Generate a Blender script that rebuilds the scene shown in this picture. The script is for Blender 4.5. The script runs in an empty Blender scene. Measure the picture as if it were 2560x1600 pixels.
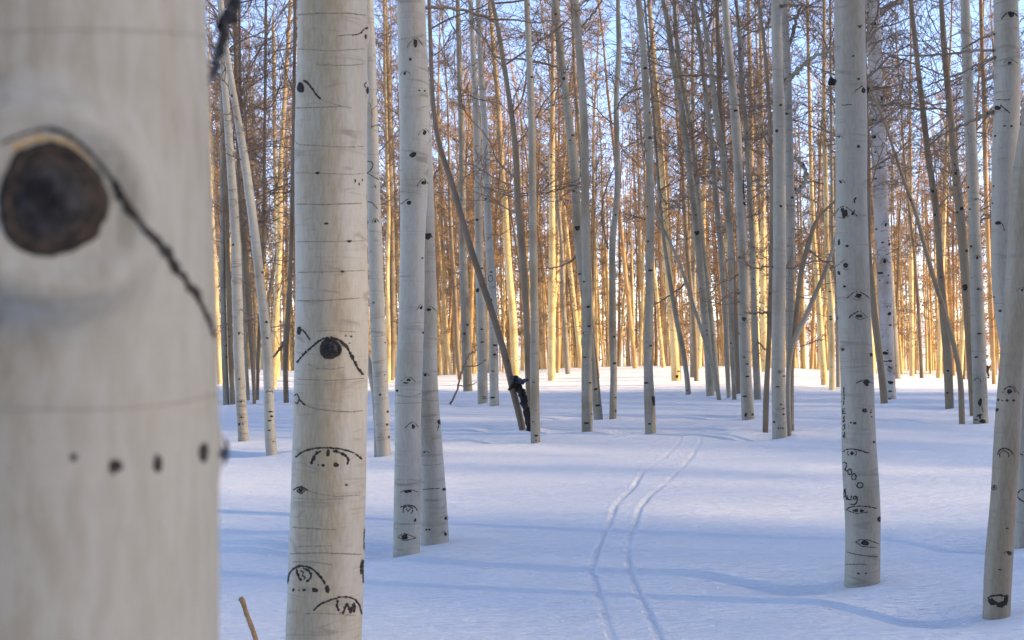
import bpy, math, random
import numpy as np

# ------------------------------------------------------------------ camera, world, sun, exposure
SC = bpy.context.scene
COL = SC.collection
F = 2900.0            # focal length in photograph pixels (2560 wide)
EYE = 1.6
cam = bpy.data.cameras.new('camera')
cam.sensor_fit = 'HORIZONTAL'
cam.sensor_width = 36.0
cam.lens = F / 2560 * 36
cam.clip_start = 0.05
cam.clip_end = 12000
cam.dof.use_dof = True
cam.dof.focus_distance = 11.0
cam.dof.aperture_fstop = 6.5
camo = bpy.data.objects.new('camera', cam)
COL.objects.link(camo)
camo.location = (0, 0, EYE)
camo.rotation_euler = (math.pi / 2, 0, 0)
SC.camera = camo

SUN_EL = math.radians(24.0)
SUN_AZ = math.radians(102.0)      # clockwise from +Y: the sun stands to the right, a touch behind the lens
world = bpy.data.worlds.new('World')
SC.world = world
world.use_nodes = True
wn = world.node_tree
sky = wn.nodes.new('ShaderNodeTexSky')
sky.sky_type = 'NISHITA'
sky.sun_disc = False
sky.sun_elevation = SUN_EL
sky.sun_rotation = SUN_AZ
sky.altitude = 2800
sky.air_density = 0.65
sky.dust_density = 0.15
sky.ozone_density = 0.8
bg = wn.nodes['Background']
bg.inputs['Strength'].default_value = 0.15
tint = wn.nodes.new('ShaderNodeMix')
tint.data_type = 'RGBA'; tint.blend_type = 'MULTIPLY'
tint.inputs[0].default_value = 1.0
tint.inputs[7].default_value = (1.11, 0.99, 0.945, 1)      # the photograph's warm white balance
wn.links.new(sky.outputs[0], tint.inputs[6])
wn.links.new(tint.outputs[2], bg.inputs[0])

sun = bpy.data.lights.new('sun', 'SUN')
sun.energy = 3.0
sun.angle = math.radians(0.5)
sun.color = (1.0, 0.76, 0.44)
suno = bpy.data.objects.new('sun', sun)
COL.objects.link(suno)
suno.location = (60, -10, 30)
suno.rotation_euler = (math.pi / 2 - SUN_EL, 0, math.pi - SUN_AZ)

SC.view_settings.view_transform = 'Standard'
SC.view_settings.look = 'None'
SC.view_settings.gamma = 1.0
SC.view_settings.exposure = 1.98
SC.cycles.max_bounces = 4
SC.cycles.diffuse_bounces = 3
SC.cycles.use_denoising = True

# ------------------------------------------------------------------ small helpers
RNG = np.random.default_rng(11)

def make_mesh(name, verts, quads, mat, smooth=True):
    me = bpy.data.meshes.new(name)
    verts = np.asarray(verts, dtype=np.float32)
    quads = np.asarray(quads, dtype=np.int32)
    n = quads.shape[1]
    me.vertices.add(len(verts))
    me.vertices.foreach_set('co', verts.ravel())
    me.loops.add(quads.size)
    me.loops.foreach_set('vertex_index', quads.ravel())
    me.polygons.add(len(quads))
    me.polygons.foreach_set('loop_start', np.arange(0, quads.size, n, dtype=np.int32))
    me.polygons.foreach_set('use_smooth', np.full(len(quads), smooth, dtype=bool))
    me.update(calc_edges=True)
    me.validate()
    me.materials.append(mat)
    return me

def link(name, me, parent=None):
    o = bpy.data.objects.new(name, me)
    COL.objects.link(o)
    if parent is not None:
        o.parent = parent
    return o

def thing(name, loc, label, cat, group=None):
    o = bpy.data.objects.new(name, None)
    COL.objects.link(o)
    o.location = loc
    o.empty_display_size = 0.2
    o['label'] = label
    o['category'] = cat
    if group:
        o['group'] = group
    return o

def sstep(t):
    t = np.clip(t, 0, 1)
    return t * t * (3 - 2 * t)

# ------------------------------------------------------------------ materials
class NT:
    def __init__(s, name):
        s.m = bpy.data.materials.new(name)
        s.m.use_nodes = True
        s.t = s.m.node_tree
        s.b = s.t.nodes['Principled BSDF']
        s.b.inputs['Specular IOR Level'].default_value = 0.25
    def n(s, typ, **kw):
        nd = s.t.nodes.new(typ)
        for k, v in kw.items():
            setattr(nd, k, v)
        return nd
    def l(s, a, b):
        s.t.links.new(a, b)
    def math(s, op, a, b=None, c=None):
        nd = s.n('ShaderNodeMath', operation=op)
        for i, v in enumerate((a, b, c)):
            if v is None:
                continue
            if isinstance(v, (int, float)):
                nd.inputs[i].default_value = v
            else:
                s.l(v, nd.inputs[i])
        return nd.outputs[0]
    def noise(s, vec, scale, detail=3, rough=0.55):
        nd = s.n('ShaderNodeTexNoise')
        nd.inputs['Scale'].default_value = scale
        nd.inputs['Detail'].default_value = detail
        nd.inputs['Roughness'].default_value = rough
        s.l(vec, nd.inputs['Vector'])
        return nd.outputs['Fac']
    def mapr(s, v, a, b, lo=0.0, hi=1.0):
        nd = s.n('ShaderNodeMapRange')
        nd.interpolation_type = 'SMOOTHSTEP'
        s.l(v, nd.inputs[0])
        for i, x in enumerate((a, b, lo, hi)):
            nd.inputs[i + 1].default_value = x
        return nd.outputs[0]
    def scale(s, vec, sx, sy, sz):
        nd = s.n('ShaderNodeVectorMath', operation='MULTIPLY')
        s.l(vec, nd.inputs[0])
        nd.inputs[1].default_value = (sx, sy, sz)
        return nd.outputs[0]
    def mix(s, fac, a, b):
        nd = s.n('ShaderNodeMix', data_type='RGBA')
        if isinstance(fac, (int, float)):
            nd.inputs[0].default_value = fac
        else:
            s.l(fac, nd.inputs[0])
        for i, v in ((6, a), (7, b)):
            if isinstance(v, tuple):
                nd.inputs[i].default_value = (*v, 1)
            else:
                s.l(v, nd.inputs[i])
        return nd.outputs[2]
    def coords(s):
        tc = s.n('ShaderNodeTexCoord')
        oi = s.n('ShaderNodeObjectInfo')
        off = s.math('MULTIPLY', oi.outputs['Random'], 57.0)
        cb = s.n('ShaderNodeCombineXYZ')
        s.l(off, cb.inputs[0]); s.l(off, cb.inputs[1]); s.l(off, cb.inputs[2])
        ad = s.n('ShaderNodeVectorMath', operation='ADD')
        s.l(tc.outputs['Object'], ad.inputs[0]); s.l(cb.outputs[0], ad.inputs[1])
        return ad.outputs[0], oi.outputs['Random']

def bark(name, white, tan, tan_amt=0.5, ring=0.55, specks=0.6, k=1.0, fibre=0.35, top=None, side=0.0):
    """aspen bark: chalky white with tan patches, fine upright fibre, thin level ring lines and black flecks"""
    s = NT(name)
    P, rnd = s.coords()
    patch = s.noise(s.scale(P, 3.0 * k, 3.0 * k, 1.5 * k), 1.0, 3, 0.55)
    patch = s.mapr(patch, 0.56 - 0.3 * tan_amt, 0.86 - 0.3 * tan_amt)
    if side:     # the tan gathers on the camera-facing side of the stem
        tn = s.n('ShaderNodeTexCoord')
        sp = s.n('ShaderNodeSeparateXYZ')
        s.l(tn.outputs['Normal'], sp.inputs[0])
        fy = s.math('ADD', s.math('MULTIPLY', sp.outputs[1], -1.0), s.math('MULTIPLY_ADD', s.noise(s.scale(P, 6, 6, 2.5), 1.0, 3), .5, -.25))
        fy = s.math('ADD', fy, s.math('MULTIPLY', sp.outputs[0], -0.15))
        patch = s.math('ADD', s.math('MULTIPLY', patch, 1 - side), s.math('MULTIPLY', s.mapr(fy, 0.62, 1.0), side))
    fib = s.noise(s.scale(P, 85, 85, 17), 1.0, 3, 0.7)
    fibm = s.mapr(fib, 0.38, 0.66)
    col = s.mix(s.math('MULTIPLY', patch, 0.85), white, tan)
    dk = tuple(c * 0.80 for c in tan)
    col = s.mix(s.math('MULTIPLY', fibm, s.math('MULTIPLY_ADD', patch, fibre, fibre * 0.35)), col, dk)
    # level rings: several stretched noises cut at a thin contour
    w = s.noise(s.scale(P, 2.2 * k, 2.2 * k, 2.2 * k), 1.0, 2)
    for sc, wd, am in ((8.5 * k, 0.030, ring), (21 * k, 0.045, ring * 0.55)):
        nn = s.noise(s.scale(P, 1.1 * k, 1.1 * k, sc), 1.0, 1.5, 0.4)
        line = s.math('ABSOLUTE', s.math('SUBTRACT', nn, 0.5))
        line = s.mapr(line, 0.0, wd, 1.0, 0.0)
        gate = s.mapr(s.noise(s.scale(P, 4 * k, 4 * k, 9 * k), 1.0, 2), 0.47, 0.62)
        col = s.mix(s.math('MULTIPLY', s.math('MULTIPLY', line, gate), am), col, (0.16, 0.13, 0.10))
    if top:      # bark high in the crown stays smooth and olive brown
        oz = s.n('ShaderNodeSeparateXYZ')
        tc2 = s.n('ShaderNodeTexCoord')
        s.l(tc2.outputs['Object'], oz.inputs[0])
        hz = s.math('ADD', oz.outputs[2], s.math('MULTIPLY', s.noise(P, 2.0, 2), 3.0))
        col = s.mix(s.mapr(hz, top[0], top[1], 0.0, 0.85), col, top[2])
    # black flecks, wider than tall
    vo = s.n('ShaderNodeTexVoronoi')
    vo.inputs['Scale'].default_value = 1.0
    s.l(s.scale(P, 7.5 * k, 7.5 * k, 12 * k), vo.inputs['Vector'])
    sx = s.n('ShaderNodeSeparateColor')
    s.l(vo.outputs['Color'], sx.inputs[0])
    wob = s.math('MULTIPLY_ADD', s.noise(s.scale(P, 60 * k, 60 * k, 60 * k), 1.0, 2), 0.16, -0.08)
    size = s.math('MULTIPLY', sx.outputs[0], 0.26)
    inside = s.math('LESS_THAN', s.math('ADD', vo.outputs['Distance'], wob), size)
    on = s.math('GREATER_THAN', sx.outputs[1], 1.0 - specks * 0.42)
    col = s.mix(s.math('MULTIPLY', s.math('MULTIPLY', inside, on), 0.93), col, (0.022, 0.018, 0.016))
    s.l(col, s.b.inputs['Base Color'])
    s.b.inputs['Roughness'].default_value = 0.75
    bp = s.n('ShaderNodeBump')
    bp.inputs['Strength'].default_value = 0.35
    bp.inputs['Distance'].default_value = 0.004
    hh = s.math('ADD', s.noise(s.scale(P, 3 * k, 3 * k, 26 * k), 1.0, 3), s.math('MULTIPLY', fib, 0.5))
    s.l(hh, bp.inputs['Height'])
    s.l(bp.outputs[0], s.b.inputs['Normal'])
    return s.m

def plain(name, c1, c2, scale=20.0, rough=0.9, stretch=(1, 1, 1), bump=0.3):
    s = NT(name)
    P, rnd = s.coords()
    nz = s.noise(s.scale(P, *stretch), scale, 5, 0.65)
    s.l(s.mix(s.mapr(nz, 0.35, 0.68), c1, c2), s.b.inputs['Base Color'])
    s.b.inputs['Roughness'].default_value = rough
    if bump:
        bp = s.n('ShaderNodeBump')
        bp.inputs['Strength'].default_value = bump
        bp.inputs['Distance'].default_value = 0.01
        s.l(nz, bp.inputs['Height'])
        s.l(bp.outputs[0], s.b.inputs['Normal'])
    return s.m

WHITE = (0.305, 0.275, 0.222)
TAN = (0.205, 0.165, 0.112)
M = {}
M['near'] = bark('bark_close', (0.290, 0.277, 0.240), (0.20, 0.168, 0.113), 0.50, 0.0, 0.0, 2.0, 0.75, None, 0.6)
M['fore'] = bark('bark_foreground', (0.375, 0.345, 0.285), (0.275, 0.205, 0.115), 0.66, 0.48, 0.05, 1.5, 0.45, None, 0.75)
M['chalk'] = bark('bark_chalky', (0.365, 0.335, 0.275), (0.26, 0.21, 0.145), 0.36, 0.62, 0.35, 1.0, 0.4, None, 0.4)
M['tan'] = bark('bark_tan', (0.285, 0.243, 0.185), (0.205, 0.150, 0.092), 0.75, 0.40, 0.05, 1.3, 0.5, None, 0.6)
M['ring'] = plain('ring_crease', (0.13, 0.105, 0.075), (0.23, 0.185, 0.125), 60.0, 0.9)
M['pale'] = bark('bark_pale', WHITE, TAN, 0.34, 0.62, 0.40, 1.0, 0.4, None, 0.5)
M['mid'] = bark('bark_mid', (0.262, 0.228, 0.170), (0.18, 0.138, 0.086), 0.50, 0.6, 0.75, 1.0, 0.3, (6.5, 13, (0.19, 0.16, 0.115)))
M['birch'] = bark('bark_flaky', (0.42, 0.37, 0.325), (0.27, 0.19, 0.14), 0.45, 0.8, 1.5, 0.9, 0.3)
M['brown'] = bark('bark_brown', (0.20, 0.15, 0.095), (0.145, 0.092, 0.052), 0.50, 0.35, 0.45, 1.0, 0.4)
M['gold'] = bark('bark_sunlit_gold', (0.68, 0.485, 0.225), (0.54, 0.325, 0.12), 0.50, 0.3, 0.65, 0.8, 0.2, (6, 12, (0.24, 0.17, 0.10)))  # lit copy of the aspen bark: golden sunlight is put into the colour
M['amber'] = bark('bark_sunlit_amber', (0.52, 0.32, 0.14), (0.38, 0.19, 0.07), 0.50, 0.3, 0.5, 0.8, 0.2, (5, 11, (0.17, 0.10, 0.055)))  # deeper lit copy, with the low sun's orange in the bark colour
M['umber'] = bark('bark_umber', (0.165, 0.118, 0.078), (0.12, 0.078, 0.048), 0.5, 0.25, 0.25, 1.0, 0.4)
M['twig'] = plain('twig_brown', (0.135, 0.092, 0.064), (0.225, 0.158, 0.108), 6.0, 0.9, bump=0)
M['twig_gold'] = plain('twig_sunlit', (0.33, 0.18, 0.07), (0.47, 0.28, 0.12), 3.0, 0.9, bump=0)  # lit copy of the brown twigs, the sun's orange put into the colour
M['black'] = plain('scar_black', (0.010, 0.009, 0.009), (0.045, 0.034, 0.026), 90.0, 0.9)
M['ochre'] = plain('scar_ochre', (0.30, 0.20, 0.09), (0.42, 0.31, 0.17), 60.0, 0.9)
M['knot'] = plain('knot_heart', (0.003, 0.003, 0.0033), (0.048, 0.045, 0.046), 30.0, 0.85, (1, 1, 1), 0.6)
M['ring_soft'] = plain('ring_crease_pale', (0.21, 0.19, 0.16), (0.28, 0.25, 0.21), 60.0, 0.9)
M['rim'] = plain('knot_rim', (0.006, 0.005, 0.004), (0.060, 0.041, 0.028), 60.0, 0.9)
M['snag'] = plain('dead_wood_dark', (0.006, 0.005, 0.005), (0.040, 0.030, 0.022), 14.0, 0.95, (1, 1, .4), 0.8)
M['grey_wood'] = plain('dead_wood_grey', (0.014, 0.014, 0.017), (0.105, 0.105, 0.118), 18.0, 0.9, (1, 1, .35), 0.8)
M['stick'] = plain('stick_bark', (0.20, 0.12, 0.055), (0.33, 0.21, 0.11), 30.0, 0.9)

def snow_mat():
    s = NT('snow')
    tc = s.n('ShaderNodeTexCoord')
    P = tc.outputs['Object']
    s.b.inputs['Base Color'].default_value = (0.90, 0.885, 0.875, 1)
    s.b.inputs['Roughness'].default_value = 0.55
    a = s.noise(s.scale(P, 1.6, 7.0, 4.0), 1.0, 5, 0.62)      # wind crust, long across the slope
    b = s.noise(s.scale(P, 9, 34, 26), 1.0, 4, 0.65)
    c = s.noise(s.scale(P, 90, 130, 90), 1.0, 2, 0.6)
    h = s.math('ADD', s.math('MULTIPLY', a, 1.0), s.math('ADD', s.math('MULTIPLY', b, 0.75), s.math('MULTIPLY', c, 0.06)))
    bp = s.n('ShaderNodeBump')
    bp.inputs['Strength'].default_value = 1.0
    bp.inputs['Distance'].default_value = 0.085
    s.l(h, bp.inputs['Height'])
    s.l(bp.outputs[0], s.b.inputs['Normal'])
    return s.m
M['snow'] = snow_mat()

# ------------------------------------------------------------------ terrain
SX = np.array([-80, -40, -14, -4, 3, 8, 14, 26, 60, 200.])
SS = np.array([.03, .03, .035, .050, .032, .027, .031, .068, .07, .05])

def macro(x, y):
    x = np.asarray(x, float); y = np.asarray(y, float)
    s = (np.interp(x - 2.5, SX, SS) + np.interp(x, SX, SS) * 2 + np.interp(x + 2.5, SX, SS)) / 4
    d = np.maximum(y - 20, 0)
    d = d - 5 * (1 - np.exp(-d / 5))
    z = -s * 60 * (1 - np.exp(-d / 60))
    e = np.maximum(y - (58 + 48 * sstep((x - 14) / 14)), 0)
    z = z - 3.4 * (1 - np.exp(-e * e / (50 * (e + 12))))
    # added hillside, out of view on the right, to carry the sun-filtering wood
    z = z + np.interp(x, [42, 60, 85, 150, 200, 500], [0, 10, 27, 58, 70, 78]) * sstep((62 - y) / 45)
    z = z + 0.020 * np.sin(0.45 * x + 0.32 * y + 1.0) + 0.010 * np.sin(-0.7 * x + 0.6 * y) + 0.003 * np.sin(2.3 * x + 1.9 * y)
    return z

def pix_dir(px, py):
    return (px - 1280) / F, -(py - 800) / F

def ground_hit(px, py):
    """where the sight line through a photo pixel meets the snow: x, y, z"""
    kx, kz = pix_dir(px, py)
    ys = np.arange(2.5, 300, 0.04)
    gap = EYE + kz * ys - macro(kx * ys, ys)
    i = np.argmax(gap < 0)
    if gap[i] >= 0:
        i = len(ys) - 1
    y = ys[i]
    return kx * y, y, float(macro(kx * y, y))

# ------------------------------------------------------------------ tree building
def smooth_path(pts, step):
    """pts: rows (x, z, r) from the bottom up -> dense smooth rows"""
    z = pts[:, 1]
    zz = np.arange(z[0], z[-1] + step, step)
    out = np.stack([np.interp(zz, z, pts[:, 0]), zz, np.interp(zz, z, pts[:, 2])], 1)
    k = max(1, int(round(0.012 * (z[-1] - z[0]) / step * 2)))
    ker = np.hanning(2 * k + 3)[1:-1]; ker /= ker.sum()
    for c in (0, 2):
        pad = np.concatenate([2 * out[0, c] - out[1:k + 1, c][::-1], out[:, c], 2 * out[-1, c] - out[-k - 1:-1, c][::-1]])
        if len(pad) >= len(ker):
            out[:, c] = np.convolve(pad, ker, 'same')[k:k + len(out)]
    return out

class Trunk:
    """a trunk with level rings: centre (cx, cy) and radius by height, plus round swellings at its knots"""
    def __init__(s, rows, d, lump=0.03, seed=0):
        s.rows = rows; s.d = d; s.seed = seed; s.lump = lump
        rg = np.random.default_rng(seed)
        s.ph = rg.uniform(0, 6.28, 6)
        s.dy = rg.normal(0, 0.012, 2)
        s.bulges = []
    def at(s, z):
        x = np.interp(z, s.rows[:, 1], s.rows[:, 0])
        r = np.interp(z, s.rows[:, 1], s.rows[:, 2])
        y = s.d + s.dy[0] * (z - s.rows[0, 1])
        return x, y, r
    def rad(s, th, z, r):
        f = 1 + s.lump * (np.sin(2 * th + s.ph[0] + 1.3 * z) * .5 + np.sin(3 * th + s.ph[1] - 2.1 * z) * .3)
        f = f + s.lump * 0.55 * np.sin(7 * z + s.ph[2]) * np.sin(1.7 * z + s.ph[3])
        R = r * f
        for (bt, bz, sz, amp) in s.bulges:
            dth = (th - bt + math.pi) % (2 * math.pi) - math.pi
            q = ((dth * r) ** 2 + (z - bz) ** 2) / sz ** 2
            if amp < 0:      # a swollen lip round a socket
                R = R - amp * np.exp(-((np.sqrt(q) - 1.0) / .30) ** 2)
            else:
                R = R + amp * np.exp(-q)
        return R
    def hit(s, px, py, eps=0.0):
        """point of the bark seen through a photo pixel"""
        kx, kz = pix_dir(px, py)
        y = s.d
        th = -math.pi / 2
        for _ in range(7):
            z = EYE + kz * y
            cx, cy, r = s.at(z)
            R = s.rad(th, z, r) + eps
            a = kx * kx + 1; b = -2 * (kx * cx + cy); c = cx * cx + cy * cy - R * R
            dd = b * b - 4 * a * c
            y = (-b - math.sqrt(dd)) / (2 * a) if dd > 0 else -b / (2 * a)
            th = math.atan2(y - cy, kx * y - cx)
        z = EYE + kz * y
        cx, cy, r = s.at(z)
        R = s.rad(th, z, r) + eps
        return np.array([cx + R * math.cos(th), cy + R * math.sin(th), z]), th, z
    def mesh(s, name, mat, sides, step, origin):
        z = np.arange(s.rows[0, 1], s.rows[-1, 1], step)
        th = np.linspace(0, 2 * math.pi, sides, endpoint=False) + math.pi / 2
        Z, T = np.meshgrid(z, th, indexing='ij')
        cx, cy, r = s.at(Z)
        R = s.rad(T, Z, r)
        V = np.stack([cx + R * np.cos(T), cy + R * np.sin(T), Z], -1).reshape(-1, 3) - np.array(origin)
        i = np.arange(len(z) - 1)[:, None] * sides
        j = np.arange(sides)[None, :]; j2 = (j + 1) % sides
        Q = np.stack([i + j, i + j2, i + sides + j2, i + sides + j], -1).reshape(-1, 4)
        return make_mesh(name, V, Q, mat)

def tubes(p0, p1, r0, r1, n=3):
    d = p1 - p0
    ln = np.linalg.norm(d, axis=1, keepdims=True) + 1e-9
    d = d / ln
    p1 = p1 + d * r1[:, None] * 0.6
    up = np.where(np.abs(d[:, 2:3]) > 0.9, np.array([[1., 0, 0]]), np.array([[0, 0, 1.]]))
    a = np.cross(d, up); a /= np.linalg.norm(a, axis=1, keepdims=True) + 1e-9
    b = np.cross(d, a)
    an = np.arange(n) * 2 * math.pi / n
    ca, sa = np.cos(an)[None, :, None], np.sin(an)[None, :, None]
    off = a[:, None, :] * ca + b[:, None, :] * sa
    V = np.concatenate([p0[:, None] + off * r0[:, None, None], p1[:, None] + off * r1[:, None, None]], 1)
    m = len(p0)
    base = (np.arange(m) * 2 * n)[:, None, None]
    k = np.arange(n); k2 = (k + 1) % n
    q = np.stack([k, k2, k2 + n, k + n], -1)[None]
    return V.reshape(-1, 3), (base + q).reshape(-1, 4)

def norm(v):
    return v / (np.linalg.norm(v, axis=-1, keepdims=True) + 1e-9)

def walk(rg, p, d, L, K, jit, r0, r1, lift=0.0):
    """grow wandering stems from points p along d; returns node array (N,K+1,3), dirs, segments"""
    N = len(p)
    pts = [p]; dirs = []
    for k in range(K):
        d = norm(d + rg.normal(0, jit, (N, 3)) + np.array([0, 0, lift]))
        p = p + d * (L / K)[:, None]
        pts.append(p); dirs.append(d)
    pts = np.stack(pts, 1); dirs = np.stack(dirs, 1)
    t = np.linspace(0, 1, K + 1)
    R = r0[:, None] * (1 - t) + r1[:, None] * t
    segs = (pts[:, :-1].reshape(-1, 3), pts[:, 1:].reshape(-1, 3), R[:, :-1].reshape(-1), R[:, 1:].reshape(-1))
    return pts, dirs, segs

def sprout(rg, pts, dirs, L, per, t0, spread, flat=0.6):
    N, K1, _ = pts.shape
    par = np.repeat(np.arange(N), per)
    t = rg.uniform(t0, 1.0, len(par)) * (K1 - 1)
    i = np.minimum(t.astype(int), K1 - 2)
    fr = (t - i)[:, None]
    p = pts[par, i] * (1 - fr) + pts[par, i + 1] * fr
    sd = rg.normal(0, 1, (len(par), 3)); sd[:, 2] *= flat
    d = norm(dirs[par, i] + norm(sd) * spread)
    Lc = L[par] * (1 - 0.6 * t / (K1 - 1))
    return p, d, Lc

def crown_segs(rg, axis, z0, z1, n, Lmax, per2, per3, rb=0.014, rt=0.0045, elev=(0.05, 0.7), dead=0):
    """bare winter crown round a trunk: limbs, side twigs and spurs"""
    z = z0 + (z1 - z0) * rg.uniform(0, 1, n) ** 0.9
    t = (z - z0) / (z1 - z0)
    x, y, r = axis(z)
    az = rg.uniform(0, 6.283, n)
    el = rg.uniform(elev[0], elev[1], n) + 0.5 * t
    d = np.stack([np.cos(az) * np.cos(el), np.sin(az) * np.cos(el), np.sin(el)], 1)
    L = Lmax * (0.35 + 0.65 * np.sin(np.pi * np.clip(0.18 + 0.8 * t, 0, 1))) * rg.uniform(0.45, 1.1, n)
    p = np.stack([x, y, z], 1)
    S = []
    a, da, sg = walk(rg, p, d, L, 7, 0.20, rb * L / Lmax * 1.4, np.full(n, rt * 1.2), 0.03); S.append(sg)
    p2, d2, L2 = sprout(rg, a, da, L * 0.62, per2, 0.18, 0.95)
    L2 = L2 * rg.uniform(0.5, 1.2, len(L2))
    L2 = L2 * 1.2
    b, db, sg = walk(rg, p2, d2, L2, 5, 0.25, np.full(len(p2), rt * 1.5), np.full(len(p2), rt * .85), 0.03); S.append(sg)
    p3, d3, L3 = sprout(rg, b, db, np.maximum(L2 * 0.75, 0.22), per3, 0.10, 0.85)
    c, dc, sg = walk(rg, p3, d3, L3, 3, 0.28, np.full(len(p3), rt), np.full(len(p3), rt * 0.75), 0.02); S.append(sg)
    return [np.concatenate(q) for q in zip(*S)]

# ---- marks lying on the bark, drawn as ragged raised strokes and blobs
def stroke_geo(tr, pts, w, rg, eps, V, Q):
    pts = np.asarray(pts, float)
    if pts.shape[1] == 2:
        pts = np.concatenate([pts, np.full((len(pts), 1), w)], 1)
    seg = np.r_[0, np.cumsum(np.hypot(np.diff(pts[:, 0]), np.diff(pts[:, 1])))]
    n = max(4, int(seg[-1] / max(1.5, w * 0.45)))
    s = np.linspace(0, seg[-1], n)
    x = np.interp(s, seg, pts[:, 0]); y = np.interp(s, seg, pts[:, 1]); ww = np.interp(s, seg, pts[:, 2])
    if n > 6:
        for _ in range(2):
            x[1:-1] = (x[:-2] + 2 * x[1:-1] + x[2:]) / 4; y[1:-1] = (y[:-2] + 2 * y[1:-1] + y[2:]) / 4
    gapp = .035 if w < 7 else 0.0
    ww = ww * 1.0 * rg.uniform(0.45, 1.25, n); ww[0] *= .35; ww[-1] *= .3
    x = x + rg.normal(0, .10, n) * ww; y = y + rg.normal(0, .10, n) * ww
    tx = np.gradient(x); ty = np.gradient(y); l = np.hypot(tx, ty) + 1e-6
    nx, ny = -ty / l, tx / l
    b0 = len(V)
    for i in range(n):
        for sgn, e in ((-1, eps * .35), (-.45, eps), (.45, eps), (1, eps * .35)):
            V.append(tr.hit(x[i] + nx[i] * ww[i] / 2 * sgn, y[i] + ny[i] * ww[i] / 2 * sgn, e)[0])
        if i and not (i > 2 and rg.uniform() < gapp):
            for k in range(3):
                a = b0 + (i - 1) * 4 + k
                Q.append((a, a + 1, a + 5, a + 4))

def blob_geo(tr, cx, cy, rx, ry, rg, eps, V, Q, rough=.18):
    b0 = len(V); n = 16
    rr = 1 + rg.normal(0, rough, n)
    rr = (rr + np.roll(rr, 1)) / 2
    an = np.linspace(0, 6.2832, n, endpoint=False)
    for f, e in ((0.05, eps), (0.55, eps), (1.0, eps * .3)):
        for k in range(n):
            V.append(tr.hit(cx + math.cos(an[k]) * rx * rr[k] * f, cy + math.sin(an[k]) * ry * rr[k] * f, e)[0])
    for ring in (0, 1):
        for k in range(n):
            a = b0 + ring * n + k; b = b0 + ring * n + (k + 1) % n
            Q.append((a, b, b + n, a + n))

def mark(tree, tr, name, items, mat, eps, seed=0, label=None):
    """items: ('s', width, [(x,y)...]) strokes and ('b', x, y, rx, ry) blobs, in photo pixels on the bark"""
    rg = np.random.default_rng(seed + 5)
    V, Q = [], []
    for it in items:
        if it[0] == 's':
            stroke_geo(tr, it[2], it[1], rg, eps, V, Q)
        else:
            blob_geo(tr, *it[1:5], rg, eps, V, Q)
    o = link(name, make_mesh(name, np.array(V) - np.array(tree.location), Q, mat), tree)
    if label:
        o['label'] = label
    return o

def eye_items(cx, cy, w, h=None, ring=False):
    """the eye-like scar an aspen keeps where a branch was shed: a dark heart under two uneven drooping arms"""
    rg = np.random.default_rng(int(cx * 7 + cy * 13))
    h = h or w * 0.42
    u = lambda a, b: rg.uniform(a, b)
    ox = u(-.06, .06) * w
    it = [('b', cx + ox, cy + h * u(.0, .15), w * u(.09, .14), h * u(.2, .32))]
    if u(0, 1) < .5:
        it.append(('b', cx + ox + w * u(-.1, .1), cy + h * u(-.2, .0), w * u(.05, .09), h * u(.1, .2)))
    t = max(1.3, w * .042)
    for sg in (-1, 1):
        if u(0, 1) < .18:
            continue
        e = u(.34, .56); dr = u(.25, .75)
        it.append(('s', t * u(.7, 1.25), [(cx + ox + sg * w * .03, cy - h * u(.36, .48)), (cx + sg * w * e * .4, cy - h * u(.18, .34)), (cx + sg * w * e * .75, cy + h * u(-.02, .16)), (cx + sg * w * e, cy + h * dr * .6)]))
    if ring:
        a, b = u(-.28, -.1), u(.1, .3)
        it.append(('s', t * .7, [(cx + a * w, cy + h * u(.2, .34)), (cx + (a + b) / 2 * w, cy + h * u(.42, .56)), (cx + b * w, cy + h * u(.2, .34))]))
    return it

def branch_mesh(tree, d, pts, rg, mat, twigs=6, name='branch', drift=0.0, tw_r=0.003, tw_len=0.55):
    """a limb traced at its tree's distance, with side twigs; pts rows (px, py, width px)"""
    P = []
    y = d
    for i, (px, py, w) in enumerate(pts):
        kx, kz = pix_dir(px, py)
        y = d + drift * i / len(pts)
        P.append((kx * y, y, EYE + kz * y, w / 2 / F * y))
    P = np.array(P)
    t = np.linspace(0, 1, len(P)); tt = np.linspace(0, 1, len(P) * 4)
    D = np.stack([np.interp(tt, t, P[:, k]) for k in range(4)], 1)
    for _ in range(3):
        D[1:-1, :3] = (D[:-2, :3] + 2 * D[1:-1, :3] + D[2:, :3]) / 4
    pts3 = D[:, :3]
    wob = rg.normal(0, 0.5, pts3.shape) * D[:, 3:4]
    wob[0] = 0
    pts3 = pts3 + wob
    V, Q = tubes(pts3[:-1], pts3[1:], D[:-1, 3], D[1:, 3], 7)
    if twigs:
        a = pts3[None]; da = norm(np.diff(pts3, axis=0))[None]
        p2, d2, L2 = sprout(rg, a, da, np.array([tw_len]), twigs, 0.3, 1.0)
        b, db, s1 = walk(rg, p2, d2, L2 * rg.uniform(.5, 1.3, len(L2)), 5, 0.3, np.full(len(p2), tw_r * 1.4), np.full(len(p2), tw_r))
        p3, d3, L3 = sprout(rg, b, db, L2 * .6, 3, 0.2, 1.0)
        c, dc, s2 = walk(rg, p3, d3, L3, 3, 0.35, np.full(len(p3), tw_r), np.full(len(p3), tw_r * .7))
        sg = [np.concatenate(q) for q in zip(s1, s2)]
        V2, Q2 = tubes(*sg)
        Q2 = Q2 + len(V)
        V = np.concatenate([V, V2]); Q = np.concatenate([Q, Q2])
    return link(name, make_mesh(name, V - np.array(tree.location), Q, mat), tree)

BASES = []   # x, y, r of every stem that stands in the snow

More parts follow.
